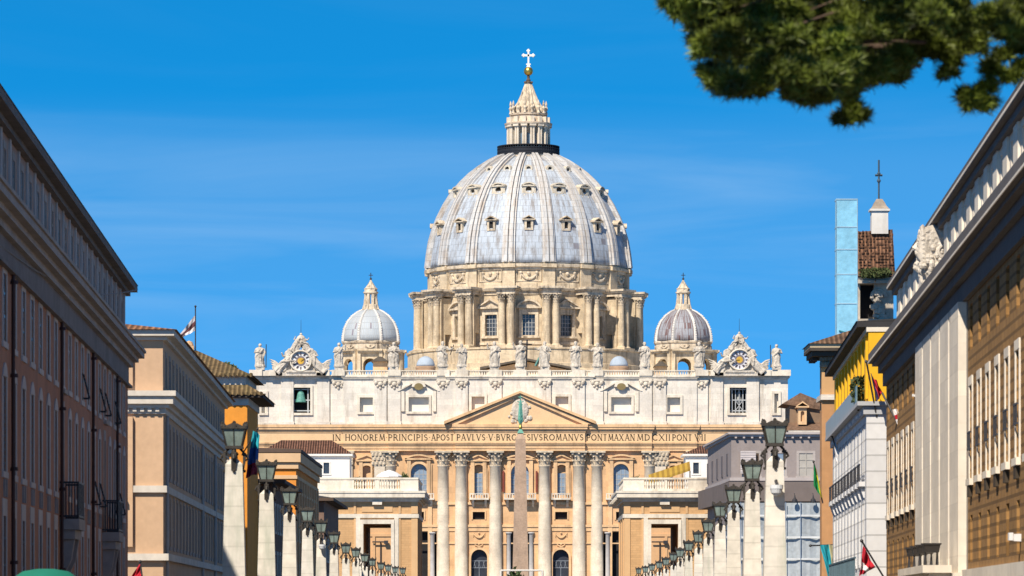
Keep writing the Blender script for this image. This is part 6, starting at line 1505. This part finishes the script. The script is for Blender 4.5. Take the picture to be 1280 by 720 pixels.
for q in (-1, 1):
    for k in range(5):
        t = -.42 + k * .21; h = (.20, .10, .26, .10, .20)[k]
        g.frustum(t, q * .46, 10.2, 10.2 + h * .7, .085, .03, .07, .025); g.frustum(q * .46, t, 10.2, 10.2 + h * .7, .03, .085, .025, .07)
        if k % 2 == 0: g.ball((t, q * .46, 10.2 + h * .8), .05, 5); g.ball((q * .46, t, 10.2 + h * .8), .05, 5)
g.frustum(0, 0, 10.2, 10.36, .42, .42, .12, .12); g.ball((0, 0, 10.4), .08, 6)
for sx in (-1, 1): g.tube([(0, sx * .30, 9.38), (0, sx * .44, 10.14)], .018, 4); g.tube([(sx * .30, 0, 9.38), (sx * .44, 0, 10.14)], .018, 4)
lan_me = g.mesh("lantern_frame", lb_m)
g = MB(); g.frustum(0, 0, 9.40, 10.12, .275, .275, .42, .42); glass_me = g.mesh("lantern_glass", lg_m)
XL = [293, 333.3, 362.4, 384.3, 401.5, 417.7, 432.3, 444.8, 456, 465.3, 476.3, 485.2, 494, 503.5]
YL = [527.5, 575, 608.5, 633, 649, 664, 678, 684, 691, 697, 702, 705, 707.5, 709]
XR = [968.3, 940, 917, 900, 885, 873, 860.7, 850, 841.7, 832.3, 824, 815, 806.7, 798.3]
YR = [524, 574, 606, 627, 648, 663, 675, 684, 690, 696, 700.5, 704, 707, 709]
ORD = ["nearest", "second", "third", "fourth", "fifth", "sixth", "seventh", "eighth", "ninth", "tenth", "eleventh", "twelfth", "thirteenth", "farthest"]
LD = [136.0 * (1 + .235 * i) for i in range(14)]
LSC = .727
for side, XX, YY in (("left", XL, YL), ("right", XR, YR)):
    for i, (px, py) in enumerate(zip(XX, YY)):
        D = LD[i]; zt = EYE + (HY - py) * D / F
        lab = ("%s obelisk street lamp of the %s row, its white pillar topped by a green lantern" % (ORD[i], side)) if i in (0, 13) else ("%s obelisk street lamp from us in the %s row, white pillar with green lantern" % (ORD[i], side))
        o = thing("street_lamp", lab, "street lamp", (PX(px, D), D, zt - 10.42 * LSC), R(2 * math.sin(i * 2.3)), "obelisk street lamps in two rows")
        o.scale = (LSC * 1.11, LSC * 1.11, LSC); put("base", base_me, o); put("pillar", pil_l, o); put("bracket", brk_me, o); f_ = put("lantern_frame", lan_me, o); put("lantern_glass", glass_me, f_)
def dome_cam(label, px, py, D):
    o = thing("dome_camera", label, "security camera", (PX(px, D), D, EYE + (HY - py) * D / F)); g = MB(); g.lathe([(.2, .12), (.21, .0), (.001, -.0)][::-1], 14); g.lathe([(.2, 0), (.17, -.13), (.09, -.2), (.001, -.22)][::-1], 14); g.build("dome", M_("white_camera_shell", (.62, .65, .68), rough=.35, var=.05), o)
    g = MB(); g.tube([(0, 0, .12), (0, .1, .25), (0, .45, .25)], .05, 6); g.build("bracket", iron_m, o)
dome_cam("white dome camera hanging on the front of the nearest right lamp pillar", 970.5, 611, LD[0] - .6)
dome_cam("white dome camera hanging on the fifth lamp pillar of the left row", 402.5, 683, LD[4] - .6)

# ------------------------------------------------------------------ flags
def flag(label, D, quad, cols, axis='v', pole=None, seed=0, n=14, wave=.12, group=None):
    """cloth from four corner points (photo px at distance D): top-hoist, top-fly, bottom-fly, bottom-hoist"""
    P = [Vector((PX(x, D), 0, EYE + (HY - y) * D / F)) for x, y in quad]; o = thing("flag", label, "flag", (P[0].x, D, P[0].z), 0, group); O = Vector((P[0].x, 0, P[0].z))
    g = MB(); pt = []
    for i in range(n + 1):
        for j in range(n + 1):
            u, v = i / n, j / n
            p = P[0] * (1 - u) * (1 - v) + P[1] * u * (1 - v) + P[2] * u * v + P[3] * (1 - u) * v - O
            p.y += wave * math.sin(u * 9 + v * 4 + seed) * (.3 + u) + .5 * wave * math.sin(u * 17 - v * 7 + seed); p.z += .25 * wave * math.sin(u * 7 + seed * 2) * u
            pt.append(tuple(p))
    fs = []; mi = []
    for i in range(n):
        for j in range(n):
            fs.append((i * (n + 1) + j, (i + 1) * (n + 1) + j, (i + 1) * (n + 1) + j + 1, i * (n + 1) + j + 1))
            t = (i if axis == 'u' else j) / n; mi.append(min(len(cols) - 1, int(t * len(cols))))
    g.v = pt; g.f = fs; g.mi = mi
    g.build("cloth", [M_("cloth_" + c, COLS[c], var=.06, rough=.9) for c in cols], o, smooth=True)
    if pole:
        a, b = [Vector((PX(x, D), dy, EYE + (HY - y) * D / F)) - O for x, y, dy in pole]; q = MB(); q.tube([tuple(a), tuple(b)], .045, 6); q.ball(tuple(b), .09, 8); q.build("pole", iron_m, o)
    return o
COLS = dict(white=(.70, .68, .68), grey=(.40, .38, .40), maroon=(.10, .04, .045), blue=(.03, .10, .32), navy=(.035, .03, .10), red=(.42, .015, .03), lightblue=(.20, .45, .70), green=(.01, .20, .06), yellow=(.55, .50, .03), teal=(.02, .30, .38), sand=(.32, .28, .16), darkred=(.22, .02, .04))
flag("white flag with dark diagonal stripe on the pole above the mossy pyramid roof", 327, [(244.3, 393), (225, 418), (228, 422), (244.5, 413)], ['grey', 'maroon', 'white'], 'v', ((244.3, 449, 0), (244.3, 383, 0)), 1)
flag("limp dark blue and dark red flag hanging beside the orange tower house", 315, [(316, 538), (325, 543), (321, 592), (307, 598)], ['teal', 'blue', 'darkred'], 'v', ((304, 565, .5), (322, 536, 0)), 2, wave=.25)
flag("small dark red flag tip at the foot of the cream palazzo", 226, [(175, 704), (177, 722), (168, 730), (163, 722)], ['red'], 'v', ((181, 745, 0), (175, 702, 0)), 3, wave=.1)
flag("navy and red flag hanging from a slanted pole on the yellow palazzo", 214, [(1088, 466), (1097, 479), (1103, 492), (1096, 502)], ['navy', 'red', 'red'], 'u', ((1098, 520, 1.0), (1083, 452, 0)), 4, wave=.22)
flag("white banner with red square on a slanted pole before the brick wall", 195, [(1115, 512), (1122, 511), (1129, 534), (1124, 537)], ['white', 'red', 'white', 'white'], 'v', ((1104, 490, .6), (1128, 541, 0)), 5, wave=.08)
flag("pale blue and white flag on the white side of the yellow palazzo", 252, [(1041, 546), (1047, 560), (1060, 592), (1046, 580)], ['white', 'lightblue', 'lightblue', 'blue'], 'u', ((1060, 598, .4), (1040, 545, 0)), 6, wave=.2)
flag("green and yellow flag hanging at the orange-brown church corner", 295, [(1017, 579), (1020, 586), (1028, 624), (1017, 607)], ['green', 'green', 'yellow'], 'u', ((1029, 629, .3), (1017, 577, 0)), 7, wave=.15)
flag("teal and sand flag hanging from a level pole near the bottom right", 262, [(1025, 681), (1041, 681), (1043, 722), (1037, 730)], ['teal', 'teal', 'sand'], 'u', ((1044, 681, .4), (1013, 682, 0)), 8, wave=.2)
flag("red and white flag on a slanted pole at the foot of the white palazzo", 213, [(1079, 682), (1094, 709), (1082, 716), (1074, 720)], ['red', 'red', 'white', 'red'], 'v', ((1110, 728, .6), (1077, 676, 0)), 9, wave=.22)

# green kiosk umbrella at the lower left, close to the camera
o = thing("market_umbrella", "teal-green market umbrella whose rounded top pokes in at the lower left", "umbrella", (PX(57, 105), 105, 0))
g = MB(); zt = EYE + (HY - 711) * 105 / F; g.lathe([(1.15, zt - .6), (.9, zt - .3), (.55, zt - .06), (.2, zt), (.001, zt)], 24); g.build("canopy", M_("teal_green_canvas", (.01, .16, .11), var=.15), o, smooth=True)
g = MB(); g.tube([(0, 0, 0), (0, 0, zt - .05)], .03, 8); g.build("pole", iron_m, o)
# low hedge, white gate frame at the obelisk's foot
leaf_clump("hedge_bush", "dark green bush row at the foot of the obelisk", PX(648, 150), 150, 1.2, .75, .4, .92, 1400, (.05, .08, .03), .12, 31)
o = thing("barrier_frame", "thin white tubular frame standing in front of the obelisk's foot", "barrier", (PX(652, 148), 148, 0)); g = MB(); z1 = EYE + (HY - 713) * 148 / F
for x in (-.7, .7): g.tube([(x, 0, 0), (x, 0, z1)], .04, 6)
g.tube([(-.7, 0, z1), (.7, 0, z1)], .03, 6); g.tube([(-.7, 0, z1 - .9), (.7, 0, z1 - .9)], .025, 6); g.build("frame", M_("white_tube", (.66, .66, .66)), o)
# string cable
o = thing("overhead_cable", "thin pale cable crossing in front of the terracotta palazzo", "cable", (PX(-30, 125), 125, 0)); a = Vector((PX(-30, 125), 125, EYE + (HY - 284) * 125 / F)); b = Vector((PX(172, 205), 205, EYE + (HY - 362) * 205 / F)); g = MB()
mid = [a.lerp(b, i / 12) - Vector((0, 0, .9 * math.sin(math.pi * i / 12))) - Vector((a.x, 125, 0)) for i in range(13)]; g.tube([tuple(p) for p in mid], .022, 4); g.build("wire", M_("pale_wire", (.35, .33, .32)), o)

# ------------------------------------------------------------------ stone pine overhead at the right
TP = thing("stone_pine", "dark green stone pine whose drooping needle clusters fill the upper right corner", "tree", (6.6, 46.5, 0))
bark = M_("pine_bark", (.11, .075, .055), var=.35, scale=5, bump=.6, rough=.95)
rng = np.random.default_rng(11)
tuft_c = []
def lower_edge(px):     # lowest foliage row of the crown seen in the photo
    xs = [834, 856, 876, 884, 890, 905, 930, 955, 985, 1000, 1030, 1050, 1085, 1110, 1128, 1142, 1165, 1200, 1240, 1300]
    ys = [4, 22, 34, 62, 104, 122, 122, 116, 104, 128, 132, 122, 104, 104, 84, 76, 84, 66, 74, 86]
    return float(np.interp(px, xs, ys))
clumps = []
for _ in range(5000):
    if len(clumps) >= 165: break
    px = rng.uniform(848, 1300); py = rng.uniform(-40, 135)
    if py > lower_edge(px) - 14: continue
    if px > 1135 and py > 62 and rng.random() < .7: continue
    D = rng.uniform(42, 52)
    clumps.append((PX(px, D), D, EYE + (HY - py) * D / F, rng.uniform(.12, .21) if px < 1140 else .12))
def edge_fill(n, px0, px1, off0, off1):
    for _ in range(n):
        px = rng.uniform(px0, px1); py = lower_edge(px) - rng.uniform(off0, off1); D = rng.uniform(43, 46.5)
        clumps.append((PX(px, D), D, EYE + (HY - py) * D / F, .12))
edge_fill(70, 840, 1130, 10, 24)
for px, py in ((1058, 118), (1063, 132), (1066, 145), (1056, 150), (1072, 147), (1218, 118), (1212, 130), (1226, 127), (1206, 120), (1234, 132), (1236, 108), (1150, 62), (1142, 70), (1190, 78), (1246, 92), (1262, 98), (1255, 70), (1238, 84), (1270, 60), (1276, 84), (1262, 44), (1180, 60), (1168, 70), (1185, 92)):
    D = 44.5; clumps.append((PX(px, D), D, EYE + (HY - py) * D / F, .07))
nvis = len(clumps)
for _ in range(3000):   # the rest of the umbrella crown, above and to the right of the frame
    if len(clumps) >= nvis + 330: break
    a = rng.uniform(0, 6.283); q = 5.2 * rng.uniform(0, 1) ** .5; x = 6.6 + q * math.cos(a); y = 46.5 + q * math.sin(a); z = 7.5 + rng.uniform(.0, 2.2) * (1 - (q / 5.6) ** 2) + .2
    px = 640 + x * F / y; py = HY - (z - EYE) * F / y
    if 800 < px < 1300 and -30 < py: continue
    clumps.append((x, y, z, .30))
V = []; 
for (x, y, z, r) in clumps:
    nt_ = int(60 * (r / .15) ** 1.6) if r < .25 else 14
    c = np.clip(rng.normal(size=(nt_, 3)), -1.9, 1.9) * np.array([r, r, r * .62]) * .66 + np.array([x, y, z])
    tuft_c.append(c)
tc_ = np.concatenate(tuft_c); NT = len(tc_); NN = 34
d = rng.normal(size=(NT, NN, 3)); d[..., 2] = d[..., 2] * .7 + .6; d /= np.linalg.norm(d, axis=2, keepdims=True)
ln = rng.uniform(.07, .135, (NT, NN, 1)); s = np.cross(d, rng.normal(size=(NT, NN, 3))); s /= np.linalg.norm(s, axis=2, keepdims=True)
wd = .0095
root_p = tc_[:, None, :] + d * .01
tri = np.stack([root_p - s * wd, root_p + s * wd, root_p + d * ln + s * wd * .3], 2).reshape(-1, 3)
me = bpy.data.meshes.new("crown"); nv = len(tri); me.vertices.add(nv); me.vertices.foreach_set("co", (tri - np.array([6.6, 46.5, 0])).astype(np.float32).ravel())
me.loops.add(nv); me.loops.foreach_set("vertex_index", np.arange(nv, dtype=np.int32)); me.polygons.add(nv // 3); me.polygons.foreach_set("loop_start", np.arange(0, nv, 3, dtype=np.int32)); me.polygons.foreach_set("loop_total", np.full(nv // 3, 3, dtype=np.int32))
needle = M_("pine_needles", (.10, .13, .014), var=.9, scale=2.2, rough=.55, spec=.4, fine=.25)
me.materials.append(needle); me.update(); me.validate()
put("crown", me, TP)
g = MB(); g.tube([(0, 0, -.2), (.1, .1, 3), (-.15, 0, 5.6), (0, 0, 7.6)], [.42, .34, .30, .2], 12); g.build("trunk", bark, TP)
lim = MB(); 
vis_i = [i for i in range(0, nvis, 5) if clumps[i][0] < 3.3]
for i in range(10):
    a = i * .63 + .2; e = Vector((4.6 * math.cos(a), 4.6 * math.sin(a), 9.2 - 0.1)); 
    lim.tube([(0, 0, 6.2 + .08 * i), (e.x * .5, e.y * .5, 8.0), (e.x, e.y, 8.7)], [.10, .06, .02], 7) if not 1.9 < a < 4.4 else None
for i in vis_i:
    x, y, z, r = clumps[i]; p = Vector((x - 6.6, y - 46.5, z)); q = Vector((p.x * .75 + .3, p.y * .7, min(8.9, z + .35))); m_ = p.lerp(q, .5) + Vector((0, 0, .12))
    lim.tube([tuple(q), tuple(m_), tuple(p)], [.022, .016, .007], 5)
lim.build("limb", bark, TP)
